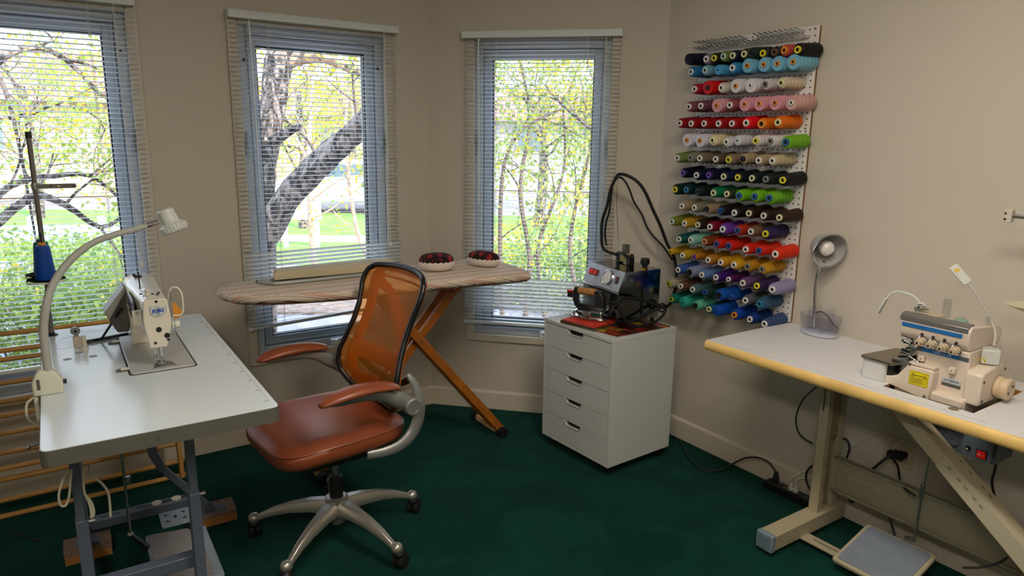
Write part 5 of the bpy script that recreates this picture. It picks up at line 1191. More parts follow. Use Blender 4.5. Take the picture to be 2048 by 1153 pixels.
ROWS = [
 (Z1_, [(243,412,'0c0a1e','midnight','-','B'),(437,410,'7a6a78','dusty mauve','w','C'),(521,400,'12140f','black','y','C'),(617,382,'66763a','olive green','m','C'),(716,375,'0e1430','dark navy','c','C'),(835,357,'2c3418','dark olive','c','C'),(910,345,'102a20','deep green','k','C'),(1032,350,'1b2723','black green','y','C'),(1153,338,'26242a','charcoal','n','C'),(1257,318,'b8483c','coral','o','C'),(1397,312,'0a0a0c','black','y','B')]),
 (Z1_, [(278,545,'1d6c9f','deep sky blue','w','C'),(425,528,'6b9cb4','greyish blue','m','C'),(553,525,'4a9ccb','clear sky blue','-','C'),(712,503,'2f83b4','mid blue','w','C'),(868,480,'74b4d2','pale blue','o','F'),(1040,468,'74b4d2','pale blue','o','F'),(1183,458,'74b4d2','pale blue','o','F'),(1348,440,'7ab6d0','pale blue','o','F')]),
 (Z1_, [(315,725,'a3142f','crimson','w','C'),(450,710,'cf1208','bright red','k','F'),(595,712,'c2bdb0','ivory','w','C'),(745,692,'dcdade','white','o','F'),(900,688,'d9d8dc','white','w','F'),(1055,675,'cfc8cc','soft white','g','C'),(1222,660,'cdbda6','beige','c','C')]),
 (Z1_, [(255,910,'7d4a50','mauve','w','C'),(382,902,'6b404b','dark mauve','w','C'),(545,897,'d998a6','pink','o','F'),(685,893,'8e4c52','rose brown','w','C'),(838,885,'d998a6','pink','o','F'),(992,878,'d998a6','pink','o','F'),(1157,870,'d998a6','pink','o','F'),(1330,868,'d0a09c','salmon pink','w','F')]),
 (Z1_, [(160,1083,'8c0a12','dark red','w','C'),(280,1087,'8c0a12','dark red','w','C'),(415,1087,'980b14','dark red','w','C'),(567,1087,'9a0c14','dark red','w','C'),(707,1087,'9c0c12','dark red','w','C'),(857,1080,'de0d1c','bright red','w','B'),(1018,1090,'db6c12','orange','o','H'),(1190,1075,'d8680e','orange','c','B')]),
 (Z2_, [(233,265,'d5d3e2','lilac white','o','F'),(370,270,'d5d3e0','lilac white','o','F'),(503,268,'d8caa0','cream','c','B'),(650,285,'c8c6d0','lilac white','w','C'),(760,270,'c8ccd2','milky white','-','C'),(957,272,'d6ced0','white','y','C'),(1110,277,'cfd0d2','white','g','C'),(1272,288,'6aa81c','lime green','b','B')]),
 (Z2_, [(133,452,'6e8242','moss green','w','C'),(270,447,'7c7864','olive grey','g','C'),(370,455,'6e6450','taupe','w','C'),(537,465,'5c4b3a','dark taupe','w','C'),(672,470,'7e6c54','khaki brown','y','C'),(818,462,'a28e72','tan','k','C'),(988,478,'a08e74','light tan','w','C'),(1130,482,'b8a98a','sand beige','w','C')]),
 (Z2_, [(195,610,'0a0a20','black navy','p','C'),(335,633,'0c1434','navy','w','C'),(465,632,'0d1230','navy','p','C'),(620,647,'101b38','navy','c','C'),(768,655,'10161e','blue black','y','C'),(917,665,'141a1e','blue black','c','C'),(1063,675,'14191d','black','g','C'),(1240,685,'0e1013','black','y','B')]),
 (Z2_, [(110,783,'07261f','very dark green','y','B'),(228,787,'08242c','dark teal','t','C'),(352,805,'0b2219','blackish green','k','C'),(513,818,'0d7048','emerald green','c','C'),(655,830,'26391d','forest green','c','C'),(780,848,'68a81e','lime green','b','B'),(943,858,'6cac20','lime green','b','B'),(1098,872,'66a620','lime green','b','B')]),
 (Z2_, [(183,957,'9c866a','tan','w','C'),(313,973,'787464','stone grey','w','C'),(440,990,'907e64','tan','k','C'),(585,1007,'1d171a','brown black','b','C'),(733,1027,'1a1716','black brown','w','C'),(885,1033,'22150f','dark brown','c','C'),(1040,1058,'2a1913','dark brown','w','C'),(1205,1077,'2d1b13','chocolate brown','c','C')]),
 (Z3_, [(120,112,'6f7a26','olive green','m','C'),(240,130,'ae881a','gold','w','C'),(368,143,'2b1815','dark brown','c','C'),(485,163,'740e28','burgundy','w','C'),(608,187,'5e3290','violet','w','B'),(748,198,'a62c1a','brick red','b','C'),(878,208,'6c4f3a','brown','w','C'),(1018,230,'2a204c','dark violet','y','B')]),
 (Z3_, [(187,282,'0c4e4a','dark teal','w','C'),(300,290,'7dbcac','mint green','w','C'),(432,305,'723812','rust brown','s','C'),(547,328,'c01e12','red','b','C'),(663,348,'c02012','red','b','C'),(828,380,'c82414','red','w','C'),(955,393,'c82412','red','b','C'),(1113,425,'d62e10','orange red','w','B')]),
 (Z3_, [(98,405,'be961e','gold','-','T'),(222,438,'b48c1a','gold','w','C'),(332,452,'a66c1a','amber brown','p','T'),(467,482,'a46e22','amber brown','w','C'),(588,505,'bc881c','golden yellow','w','C'),(715,530,'c4941c','golden yellow','w','C'),(845,545,'a87a18','ochre','g','C'),(985,570,'b48820','ochre','g','C')]),
 (Z3_, [(178,577,'33549a','slate blue','w','C'),(285,602,'8084a6','lavender grey','k','B'),(406,625,'5a7cac','light slate blue','w','C'),(542,648,'3c186c','purple','w','C'),(663,667,'4a1450','plum','w','T'),(800,703,'5c446c','dusky mauve','w','C'),(935,730,'2e1c44','dark violet','y','C'),(1083,765,'9088b0','lavender','w','B')]),
 (Z3_, [(88,712,'a8a288','cream','l','C'),(203,733,'5c3e2a','brown','w','C'),(317,765,'4c686c','slate teal','w','C'),(435,790,'1c3a32','dark green','b','C'),(565,820,'1454aa','royal blue','k','B'),(690,840,'0e3e8c','thin royal blue','b','T'),(825,870,'56565c','grey','w','C'),(963,905,'2c5470','petrol blue','t','B')]),
 (Z3_, [(113,860,'0b6e5c','teal green','l','C'),(215,890,'30a594','turquoise','-','B'),(342,922,'5eb494','mint','k','C'),(475,955,'0a5468','petrol teal','c','C'),(540,975,'0c4cac','bright blue','-','B'),(718,1010,'0c3e98','blue','o','B'),(868,1052,'0c3274','navy blue','w','C'),(1008,1095,'364872','slate blue','w','C')]),
]
for r_i, ((ox, oy, s_), lst) in enumerate(ROWS):
    for k_i, (x, y, hc, cn, co, kd) in enumerate(lst): cone(ox+x*s_, oy+y*s_, hc, cn, co, kd, r_i, k_i)

# the two cones on the thread stand
def standing_cone(x, y, z, hc, core, label, r0=.0335, r1=.0235, L=.125):
    r_ = thing('thread_cone', label, 'thread cone', TL, (x, y, z))
    M = thread_mat(hc); 
    obj('thread', MB().lathe([(.008, 0), (r0*.96, 0), (r0, .005), (r1*1.02, L-.012), (r1*.9, L-.003), (.008, L)], (x, y, z), n=28), M, r_)
    obj('core', MB().lathe([(.004, L-.004), (.012, L-.004), (.0125, L+.005), (.010, L+.008), (.004, L+.008)], (x, y, z), n=20), core, r_)
standing_cone(sx0+.006, sy0-.055, sp_z+.005, '0c459e', CM['o'], 'royal blue thread cone with orange core standing on the front plate of the thread stand')
standing_cone(sx0+.001, sy0+.055, sp_z+.005, '0c7468', M_black, 'teal green thread cone standing behind the blue one on the thread stand')

# ================================================================== RIGHT: the overlock table
RZ = .768; RX0, RX1, RY = .822, 2.10, -.538
rt = thing('overlock_table', 'white topped sewing table with pale wood front edge and beige legs against the right wall', 'table', WC, (1.45, -.27, 0))
M_beige = mat('beige_steel', '#b3a98e', .45); M_beige2 = mat('beige_steel_inner', '#8f8568', .5)
M_maple = mat('maple_edge', '#e2be74', .4, noise=.12, nscale=14); M_rtop = mat('laminate_grey_white', '#dcdcdf', .4)
CX0, CX1, CY0, CY1 = 1.492, 1.765, -.455, -.105            # cut-out for the machine
q = MB()
for a, b_ in (((RX0, RY+.006), (CX0, -.002)), ((CX1, RY+.006), (RX1, -.002)), ((CX0, RY+.006), (CX1, CY0)), ((CX0, CY1), (CX1, -.002))):
    q.box((a[0], a[1], RZ-.003), (b_[0], b_[1], RZ))
obj('tabletop', q, M_rtop, rt, smooth=False)
q = MB()
for a, b_ in (((RX0, RY+.008), (CX0, -.002)), ((CX1, RY+.008), (RX1, -.002)), ((CX0, RY+.008), (CX1, CY0)), ((CX0, CY1), (CX1, -.002))):
    q.box((a[0], a[1], RZ-.040), (b_[0], b_[1], RZ-.003))
obj('core_board', q, M_ply, rt, smooth=False)
q = MB().ring([[(x, RY+.010, RZ-.040), (x, RY+.002, RZ-.040), (x, RY-.005, RZ-.030), (x, RY-.003, RZ-.010), (x, RY+.0065, RZ-.0005), (x, RY+.010, RZ-.0005)] for x in (RX0-.001, RX1)])
obj('wood_edge', q, M_maple, rt, ang=50)
obj('end_edge', MB().box((RX0-.0015, RY+.008, RZ-.040), (RX0, -.002, RZ-.0005)), M_rtop, rt)
q = MB()
for i in range(24):
    x = RX0+.07+i*.0508
    if not (CX0-.01 < x < CX1+.01) or True: q.box((x-.0006, RY+.035, RZ), (x+.0006, RY+.044, RZ+.0003))
q.box((RX0+.07, RY+.0335, RZ), (RX0+.07+.0508*12, RY+.0345, RZ+.0003)); q.box((CX0+.05, RY+.0335, RZ), (CX1+.06, RY+.0345, RZ+.0003)); obj('ruler_marks', q, mat('faded_print', '#8d93a0', .7), rt, smooth=False)
g = WC.pz(1907, 819, RZ); obj('brass_plug', MB().lathe([(.001, 0), (.0145, 0), (.0145, .0012), (.001, .0012)], (g.x, g.y, RZ), n=24), mat('dull_brass', '#8a7f5e', .4, metal=.6), rt)
# left post, foot, rear stretcher
pL = WC.pz(1616, 1016, .095)
px0 = pL.x; py0 = pL.y
q = MB(); w_ = .040; d_ = .125
q.box((px0, py0, .085), (px0+w_, py0+.004, RZ-.04)); q.box((px0, py0, .085), (px0+.004, py0+d_, RZ-.04)); q.box((px0, py0+d_-.004, .085), (px0+w_, py0+d_, RZ-.04)); q.box((px0+w_-.012, py0+.004, .085), (px0+w_, py0+.030, RZ-.04)); q.box((px0+w_-.012, py0+d_-.03, .085), (px0+w_, py0+d_-.004, RZ-.04))
po = obj('leg', q, M_beige, rt, smooth=False)
obj('leg_slot', MB().box((px0+.016, py0-.0008, .52), (px0+.020, py0+.001, .66)), M_black, po, smooth=False)
for z in (.30, .20): obj('leg_bolt', MB().lathe([(.007, 0), (.006, .004), (.001, .005)], (px0+w_, py0+.018, z), (1, 0, 0), 10), M_satin, po)
obj('inner_post', MB().box((px0+.012, py0+.03, .40), (px0+w_-.006, py0+d_-.03, RZ-.04)), M_beige2, po, smooth=False)
fA = WC.pz(1545, 1076, .075)
fy0 = fA.y-.01; fxc = px0+w_/2
ft = obj('foot', MB().box((fxc-.034, fy0, .022), (fxc+.034, py0+d_+.05, .088)), M_beige, rt, bevel=.004)
M_capb = mat('grey_blue_cap', '#7d8d9b', .4)
q = MB(); q.box((fxc-.036, fy0-.012, .020), (fxc+.036, fy0+.012, .090)); cp_ = obj('foot_cap', q, M_capb, ft, bevel=.004)
obj('cap_face', MB().box((fxc-.026, fy0-.0135, .030), (fxc+.026, fy0-.011, .080)), mat('cap_recess', '#6b7d8c', .45), cp_, bevel=.003)
for y in (fy0+.03, py0+d_+.03): obj('levelling_foot', MB().cyl((fxc, y, 0), (fxc, y, .022), .022, .014, 16), M_rubber, ft)
q = MB(); sy_ = py0+d_-.03
q.box((px0+w_, sy_, .168), (2.06, sy_+.003, .315)); q.box((px0+w_, sy_-.018, .312), (2.06, sy_+.003, .318)); q.box((px0+w_, sy_-.018, .165), (2.06, sy_+.003, .171)); q.box((px0+w_, sy_-.018, .305), (2.06, sy_-.016, .318)); q.box((px0+w_, sy_-.018, .165), (2.06, sy_-.016, .178))
bm_ = obj('stretcher', q, mat('stretcher_beige', '#9c9680', .5), rt, smooth=False)
for x_ in (px0+.10, px0+.64): obj('stretcher_rib', MB().bar((x_, sy_-.001, .25), (x_+.14, sy_-.001, .25), .004, .006), M_beige, bm_, bevel=.001)
# lower treadle bar
bl_ = WC.pz(1600, 1068, .03)
obj('lower_bar', MB().box((fxc+.02, bl_.y-.02, .020), (2.05, bl_.y+.035, .030)), M_beige, rt, bevel=.003)
obj('bar_slot', MB().box((fxc+.07, bl_.y+.006, .0302), (fxc+.17, bl_.y+.010, .0306)), M_black, rt, smooth=False)
# slanting telescopic leg towards the right hand foot
by_ = -.42
b0 = WC.px(1780, 800, by_); b1 = WC.px(2062, 1140, by_)
def chan(name, p, q_, w, h, m_, t=.003):
    p = Vector(p); q_ = Vector(q_); d = (q_-p).normalized(); s_ = Vector((0, 1, 0)); u = s_.cross(d); u = u if u.z > 0 else -u
    mb = MB(); c = [(0, 0), (w, 0), (w, h), (0, h)]
    mb.ring([[e_+s_*a+u*b_ for a, b_ in ((0, -h/2), (w, -h/2), (w, h/2), (0, h/2))] for e_ in (p, q_)]); return obj(name, mb, m_, rt, smooth=False)
mid = Vector((b0.x*.45+b1.x*.55, 0, b0.z*.45+b1.z*.55))
end = Vector((b1.x+(b1.x-b0.x)*.62, 0, b1.z+(b1.z-b0.z)*.62))
dd = (Vector((b1.x, 0, b1.z))-Vector((b0.x, 0, b0.z))).normalized()
chan('slanting_leg', (b0.x-.012, by_+.002, RZ-.042), (mid.x, by_+.002, mid.z), .062, .046, M_beige)
zz = .05; k_ = (zz-b0.z)/(b1.z-b0.z)
lo = chan('slanting_leg', (mid.x-dd.x*.09, by_, mid.z-dd.z*.09), (b0.x+(b1.x-b0.x)*k_, by_, zz), .067, .052, mat('beige_steel_light', '#bdb59c', .45))
q = MB(); un = Vector((-dd.z, 0, dd.x)); un = un if un.z > 0 else -un
for t_ in (.02, .06, .11, .14):
    c = mid-dd*.09+dd*t_+un*.0262+Vector((0, by_+.045, 0)); q.bar(c, c+dd*.012, .010, .001, un)
for t_ in (-.02, .02, .05, .085, .11):
    c = mid-dd*.05+dd*t_+un*.006+Vector((0, by_-.0006, 0)); q.bar(c, c+dd*.014, .001, .006, un)
obj('leg_slot', q, M_beige2, lo, smooth=False)
obj('mount_plate', MB().box((b0.x-.03, by_, RZ-.052), (b0.x+.11, by_+.06, RZ-.040)), M_beige, rt)
obj('foot', MB().box((b0.x+(b1.x-b0.x)*k_-.04, -.52, .022), (b0.x+(b1.x-b0.x)*k_+.03, -.06, .088)), M_beige, rt, bevel=.004)

# treadle
pt = [WC.pz(1735, 1047, .125), WC.pz(1876, 1112, .115), WC.pz(1662, 1117, .055)]
p_bl = pt[2]; p_tl = pt[0]; p_tr = pt[1]; p_br = p_tr+(p_bl-p_tl)
pcn = (p_bl+p_tr)*.5
pd_ = thing('foot_pedal', 'beige metal foot pedal with grey rubber pad under the overlock table', 'pedal', WC, (pcn.x, pcn.y, 0))
exx = (p_tr-p_tl); eyy = (p_bl-p_tl); nz = exx.cross(eyy).normalized(); nz = nz if nz.z > 0 else -nz
def quad(name, i0, i1, j0, j1, h0, h1, m_, par, bev): 
    rr = rrect(i0*exx.length, j0*eyy.length, i1*exx.length, j1*eyy.length, .012); ex, ey = exx.normalized(), eyy.normalized()
    return obj(name, MB().prism(rr, h0, h1, lambda x, y, h: p_tl+ex*x+ey*y+nz*h), m_, par, bevel=bev)
fr0 = quad('pedal_frame', 0, 1, 0, 1, -.018, .0, M_beige, pd_, .004); quad('rubber_pad', .055, .945, .05, .94, .0, .004, mat('grey_rubber_pad', '#7d8795', .6, noise=.06, nscale=30), pd_, .001)
rodb = WC.px(1826, 1078, p_tl.y-.00); rb_ = (rodb.x, p_tl.y+.01, rodb.z-.01); rt_ = (rodb.x+.02, sy_-.03, RZ-.04)
rod = obj('pull_rod', MB().tube([rb_, (rodb.x, p_tl.y+.012, rodb.z+.01), (rodb.x+.006, sy_-.05, .34), rt_], .004, 8), M_satin, pd_)
obj('rod_clamp', MB().cyl((rodb.x+.005, sy_-.052, .31), (rodb.x+.006, sy_-.050, .36), .008, n=10), M_satin, rod)
obj('rod_hook', MB().bar((rodb.x-.03, p_tl.y+.002, rodb.z-.012), (rodb.x+.004, p_tl.y+.012, rodb.z-.008), .012, .012), M_dgrey, pd_)

# switch box under the table
s0 = WC.px(1880, 862, -.36); s1_ = WC.px(1990, 915, -.36)
sw = thing('switch_box', 'dark grey motor switch box with red rocker fixed under the overlock table', 'switch box', WC, (1.7, -.32, RZ-.04))
def swb(name, x0, y0, x1, y1, d0, d1, m_, par, bev=.002):
    a = WC.px(x0, y0, d0); b_ = WC.px(x1, y1, d0); return obj(name, MB().box((a.x, d0, b_.z), (b_.x, d1, a.z)), m_, par, bevel=bev)
M_sw = mat('switch_grey', '#4c5560', .45)
za = RZ-.041
a = WC.px(1866, 880, -.34); b_ = WC.px(1985, 915, -.34)
zb_ = WC.px(1960, 922, -.34).z
q = MB().box((a.x, -.34, zb_), (b_.x+.01, -.22, za)); sbd = obj('housing', q, M_sw, sw, bevel=.003)
a2 = WC.px(1926, 882, -.35)
q = MB().box((a2.x, -.352, zb_+.006), (b_.x, -.34, za)); fp_ = obj('front_panel', q, mat('panel_slate', '#5f6b78', .4), sw, bevel=.002)
obj('silver_lip', MB().box((a2.x, -.358, zb_+.002), (b_.x, -.350, zb_+.009)), M_satin, fp_, bevel=.001)
zc_ = zb_+.026
rx_ = b_.x-.022
q = MB().box((rx_-.018, -.356, zc_-.012), (rx_+.012, -.352, zc_+.014)); rk = obj('rocker_frame', q, M_black, fp_); obj('rocker_switch', MB().box((rx_-.015, -.360, zc_-.010), (rx_+.009, -.355, zc_+.012)), M_red, rk, bevel=.001)
text('rocker_print', 'O  –', .010, mat('print_white', '#e8e8e8', .5), rk, face_mat((rx_-.003, -.3606, zc_+.001), (1, 0, 0), (0, 0, 1)))
obj('fuse_cap', MB().lathe([(.001, .006), (.007, .006), (.009, 0)], (a2.x+.018, -.352, zc_+.006), (0, -1, 0), 16), M_black, fp_); obj('fuse_tip', MB().cyl((a2.x+.018, -.359, zc_+.006), (a2.x+.018, -.362, zc_+.006), .003, n=10), M_whitep, fp_)
obj('round_socket', MB().lathe([(.001, .002), (.010, .002), (.011, .004), (.014, .004), (.014, 0)], (a2.x-.028, -.341, zc_+.008), (0, -1, 0), 20), M_sw, sbd)
obj('motor', MB().cyl((1.62, -.24, .62), (1.62, -.12, .62), .062, n=28), M_sw, sw); obj('motor_mount', MB().box((1.60, -.22, .67), (1.66, -.14, za)), M_black, sw)

# overlock machine
ov = thing('overlock_machine', 'cream four thread overlock sewing machine with blue stripes and yellow caution label', 'overlock machine', WC, (1.62, -.30, RZ))
M_ov = mat('overlock_enamel', '#ddcfc0', .3, coat=.3); M_ov2 = mat('overlock_knob', '#bfae94', .4); M_blue = mat('stripe_blue', '#1f6cae', .4); M_yel = mat('label_yellow', '#e8d514', .5)
FY = -.375
def ovb(name, a, b_, m_=M_ov, par=None, bev=.004): return obj(name, MB().box(a, b_), m_, par or ov, bevel=bev, seg=3)
ovb('base', (1.500, -.395, RZ-.05), (1.715, -.16, RZ+.012), M_ov); ovb('base_step', (1.56, -.402, RZ-.02), (1.712, -.17, RZ+.008), M_ov, bev=.006)
T2 = lambda x, y, h: (x, h, y)
main = obj('body', MB().prism([(1.575, RZ), (1.708, RZ), (1.700, .925), (1.545, .925), (1.545, .86), (1.575, .845)], FY, -.17, T2), M_ov, ov, bevel=.006)
head = obj('head', MB().ring([[(x, -.386, .940), (x, -.392, .952), (x, -.388, .992), (x, -.375, 1.004), (x, -.19, .985), (x, -.165, .970), (x, -.165, .925), (x, -.375, .925)] for x in (1.488, 1.500, 1.690, 1.698)]), M_ov, ov, bevel=.005, ang=40)
obj('top_trim', MB().ring([[(x, -.392, .985), (x, -.390, .999), (x, -.372, 1.009), (x, -.355, 1.009), (x, -.355, 1.003)] for x in (1.487, 1.692)]), mat('trim_silver', '#8f8f8d', .3, metal=.7), head, bevel=.001)
obj('blue_stripe', MB().box((1.497, -.3935, .967), (1.678, -.388, .979)), M_blue, head)
text('stripe_print', 'INDUSTRIAL', .0075, M_whitep, head, face_mat((1.521, -.3942, .973), (1, 0, 0), (0, 0, 1))) if False else None
q = MB().box((1.56, FY-.0015, .893), (1.700, FY, .906)); b2 = obj('body_stripe', q, M_blue, main)
obj('stripe_end', MB().box((1.545, FY-.0012, .893), (1.56, FY, .906)), M_dgrey, b2); obj('stripe_end', MB().box((1.672, FY-.002, .8945), (1.699, FY-.0012, .9045)), M_dgrey, b2)
text('stripe_letters', 'YAMATA', .012, mat('letter_pale', '#9fb6cc', .4), b2, face_mat((1.622, FY-.0022, .8995), (1, 0, 0), (0, 0, 1)), xs=1.2)
for i in range(4):
    x = 1.563+i*.034; z = .941-.0010*i; y = -.392
    kn = obj('tension_knob', MB().lathe([(.014, 0), (.0145, .004), (.012, .006), (.0125, .018), (.0095, .020), (.009, .030), (.004, .031)], (x, y+.004, z-.012), (0, -1, -.05), 22), M_ov2, ov)
    obj('knob_hole', MB().cyl((x, y-.0278, z-.0135), (x, y-.0285, z-.0135), .0035, n=10), M_black, kn)
    obj('thread_guide', MB().ball((x+.002, y-.006, z+.012), .005, 10), M_black, kn)
    obj('tension_disc', MB().lathe([(.016, -.001), (.017, .001), (.012, .003)], (x, y+.004, z-.012), (0, -1, 0), 22), M_chrome, kn)
for x, z in ((1.568, .872), (1.662, .858)):
    kb = ovb('square_knob', (x-.009, FY-.016, z-.010), (x+.009, FY, z+.010), M_ov, main, .003); obj('knob_dot', MB().cyl((x, FY-.0165, z), (x, FY-.0155, z), .002, n=8), M_black, kb)
# maker plate
npl = ovb('maker_plate', (1.633, FY-.001, .802), (1.689, FY, .826), mat('plate_pale', '#bcc0c4', .4), main, .0)
ovb('plate_band', (1.633, FY-.0015, .802), (1.689, FY-.001, .812), M_dgrey, npl, 0); text('plate_letters', 'O YAMATA', .0085, mat('plate_blue', '#3c5f80', .5), npl, face_mat((1.661, FY-.0016, .8205), (1, 0, 0), (0, 0, 1)))
# right hand cover with hand wheel
q = MB().prism([(-.388, RZ-.002), (-.385, .862), (-.37, .872), (-.25, .885), (-.225, .872), (-.20, .845), (-.16, .835), (-.16, RZ-.002)], 1.700, 1.748, lambda x, y, h: (h, x, y)); rc_ = obj('side_cover', q, M_ov, ov, bevel=.006, seg=3)
for y, z in ((-.37, .842), (-.365, RZ+.012), (-.235, .862)): obj('cover_screw', MB().cyl((1.746, y, z), (1.7495, y, z), .005, n=12), M_dgrey, rc_)
hw = obj('hand_wheel', MB().lathe([(.030, 0), (.034, .003), (.034, .016), (.031, .018), (.031, .021), (.0335, .023), (.0335, .036), (.030, .040), (.001, .038)], (1.748, -.278, .812), (1, 0, 0), 32), mat('wheel_cream', '#cdb898', .4), ov)
for a in (0.6, 3.7): obj('wheel_hole', MB().cyl((1.787, -.278+.016*cos(a), .812+.016*sin(a)), (1.7885, -.278+.016*cos(a), .812+.016*sin(a)), .004, n=10), M_black, hw)
# front lower cover with caution label
q = MB().prism([(1.470, .768), (1.470, .792), (1.510, .800), (1.540, .846), (1.615, .848), (1.622, .840), (1.618, .752), (1.612, .746)], -.412, -.376, T2); lc = obj('looper_cover', q, M_ov, ov, bevel=.004)
for x, z in ((1.605, .760), (1.548, .852)): obj('cover_screw', MB().cyl((x, -.4125, z), (x, -.4145, z), .004, n=12), M_dgrey, lc)
ovb('cover_ledge', (1.54, -.405, .848), (1.62, -.376, .858), M_ov, lc, .003)
def lz(x): return 0
lab = obj('caution_label', MB().box((1.551, -.4132, .788), (1.610, -.412, .834)), M_yel, lc, smooth=False)
q = MB()
def rectf(x0, z0, x1, z1): q.box((x0, -.4136, z0), (x1, -.4132, z1))
rectf(1.5525, .7895, 1.6085, .7903); rectf(1.5525, .8317, 1.6085, .8325); rectf(1.5525, .7895, 1.5533, .8325); rectf(1.6077, .7895, 1.6085, .8325)
for i, z in enumerate((.8115, .8085, .8045, .8015, .7975, .7945)): rectf(1.5555, z, 1.605-(.014 if i % 2 else 0), z+.0011)
for xc in (1.5625, 1.5985):
    for a, b_ in (((xc-.0068, .8165), (xc+.0068, .8165)), ((xc+.0068, .8165), (xc, .8280)), ((xc, .8280), (xc-.0068, .8165))): q.bar((a[0], -.4134, a[1]), (b_[0], -.4134, b_[1]), .0004, .0011, (b_[1]-a[1], 0, a[0]-b_[0]) if False else (0, 0, 1) if abs(b_[1]-a[1]) < 1e-6 else (1, 0, 0))
    q.bar((xc-.002, -.4134, .8185), (xc+.002, -.4134, .8225), .0004, .002, (1, 0, 0))
obj('label_print', q, M_black, lab, smooth=False); text('label_word', 'CAUTION', .0052, M_black, lab, face_mat((1.5805, -.4136, .8205), (1, 0, 0), (0, 0, 1)))
# throat area: dark recess, cloth plate and its white support, needle works
obj('throat_recess', MB().box((1.492, -.37, RZ-.045), (1.575, -.18, .842)), M_dgrey, ov)
P4 = [WC.pz(x, y, .840) for x, y in ((1729, 708), (1790, 727), (1822, 717), (1812, 690), (1792, 689))]
cpz = .842
q = MB().prism([(1.388, -.405), (1.392, -.425), (1.402, -.430), (1.500, -.430), (1.515, -.40), (1.520, -.25), (1.50, -.225), (1.41, -.235)], cpz-.008, cpz); obj('cloth_plate', q, mat('plate_steel', '#8e8474', .18, metal=.9), ov, bevel=.003, seg=3)
q = MB().prism(rrect(1.396, -.424, 1.478, -.24, .014), RZ+.0005, cpz-.008); obj('plate_support', q, mat('support_white', '#cfcfce', .4), ov, bevel=.002)
ovb('support_joint', (1.476, -.41, RZ-.03), (1.496, -.25, cpz-.010), M_black, ov, .001)
q = MB().cyl((1.492, -.375, .930), (1.525, -.375, .924), .006, n=10); obj('presser_bar_end', q, M_chrome, ov)
for i in range(9):
    R_ = random.Random(i); x = 1.520+R_.uniform(-.016, .022); z = .850+.075*i/9
    obj('needle_part', MB().bar((x-.014, -.375-.010*R_.random(), z), (x+.014, -.380, z+R_.uniform(-.012, .012)), .008, .007), (M_satin, M_black, M_chrome)[i % 3], ov, bevel=.001)
obj('needle_bar', MB().cyl((1.520, -.372, .850), (1.530, -.365, .93), .006, n=10), M_chrome, ov); obj('presser_arm', MB().bar((1.505, -.38, .846), (1.548, -.37, .900), .012, .010), M_satin, ov, bevel=.002)
obj('presser_foot', MB().bar((1.478, -.385, .846), (1.530, -.385, .850), .016, .006), M_satin, ov, bevel=.001)
obj('bracket_arm', MB().bar((1.552, -.385, .860), (1.582, -.385, .838), .02, .014), M_satin, ov, bevel=.003); ovb('tab_cover', (1.515, -.40, .815), (1.553, -.378, .848), M_satin, ov, .004)
# top fittings
obj('top_lid', MB().prism([(1.51, -.36), (1.58, -.36), (1.585, -.30), (1.51, -.28)], 1.0, 1.009), M_ov2, ov, bevel=.003)
q = MB().tube([(1.507, -.33, 1.002), (1.503, -.33, 1.022), (1.515, -.33, 1.032), (1.535, -.33, 1.030)], .003, 6, smooth=4); q.bar((1.503, -.34, 1.018), (1.545, -.335, 1.022), .012, .003); obj('thread_bracket', q, M_satin, ov)
M_clear = glassy('clear_plastic', '#f4f8f8', .06, .95, .4)
obj('clear_guard', MB().lathe([(.012, 0), (.012, .06), (.010, .062)], (1.575, -.28, .995), n=16, cap=False), M_clear, ov); obj('clear_pin', MB().lathe([(.006, 0), (.006, .035)], (1.690, -.26, .985), n=12), M_clear, ov)
obj('sight_glass', MB().lathe([(.02, 0), (.02, .004), (.012, .010), (.001, .011)], (1.63, -.30, .997), n=24), mat('green_glass', '#7d9c8c', .2), ov)
# two clip lamps
def tubeWC(pts): return [WC.px(x, y, o) for x, y, o in pts]
l1 = thing('clip_lamp', 'small white gooseneck clip lamp arching to the left over the overlock machine', 'lamp', WC, (1.545, -.30, 1.0))
P_ = tubeWC([(1842, 618, -.30), (1838, 604, -.30), (1828, 594, -.30), (1812, 587, -.305), (1796, 584, -.31), (1782, 588, -.315), (1774, 598, -.32)])
obj('gooseneck', MB().tube(P_, .0042, 8, smooth=5), M_lh, l1); a, b_ = tubeWC([(1773, 597, -.32), (1756, 627, -.325)]); obj('lamp_head', MB().bar(a, b_, .016, .008, (.6, 0, .4)), M_lh, l1, bevel=.003)
p = tubeWC([(1842, 612, -.30)])[0]; obj('clip_body', MB().lathe([(.010, -.02), (.013, -.012), (.013, .004), (.006, .012)], p, n=18), M_lh, l1); obj('chrome_band', MB().lathe([(.0135, -.008), (.0138, .0)], p, n=18, cap=False), M_chrome, l1)
l2 = thing('magnet_lamp', 'white gooseneck lamp with flat head and cube base on the right of the overlock machine', 'lamp', WC, (1.73, -.24, .885))
P_ = tubeWC([(1988, 692, -.285), (1991, 668, -.265), (1984, 645, -.24), (1971, 620, -.24), (1958, 598, -.24), (1946, 580, -.24), (1936, 566, -.24)])
obj('gooseneck', MB().tube(P_, .0042, 8, smooth=5), mat('gooseneck_grey', '#b9b6b0', .4), l2); a, b_ = tubeWC([(1937, 568, -.24), (1905, 532, -.25)])
hd = obj('lamp_head', MB().bar(a, b_, .030, .010, (.3, -.8, .4)), M_lh, l2, bevel=.0045, seg=3)
d_ = (b_-a).normalized(); upv = Vector((.3, -.8, .4)); upv = (upv-d_*upv.dot(d_)).normalized(); obj('yellow_sticker', MB().bar(a+d_*(b_-a).length*.66+upv*.0052, a+d_*(b_-a).length*.80+upv*.0052, .016, .0006, upv), mat('sticker_yellow', '#d8b62a', .5), hd)
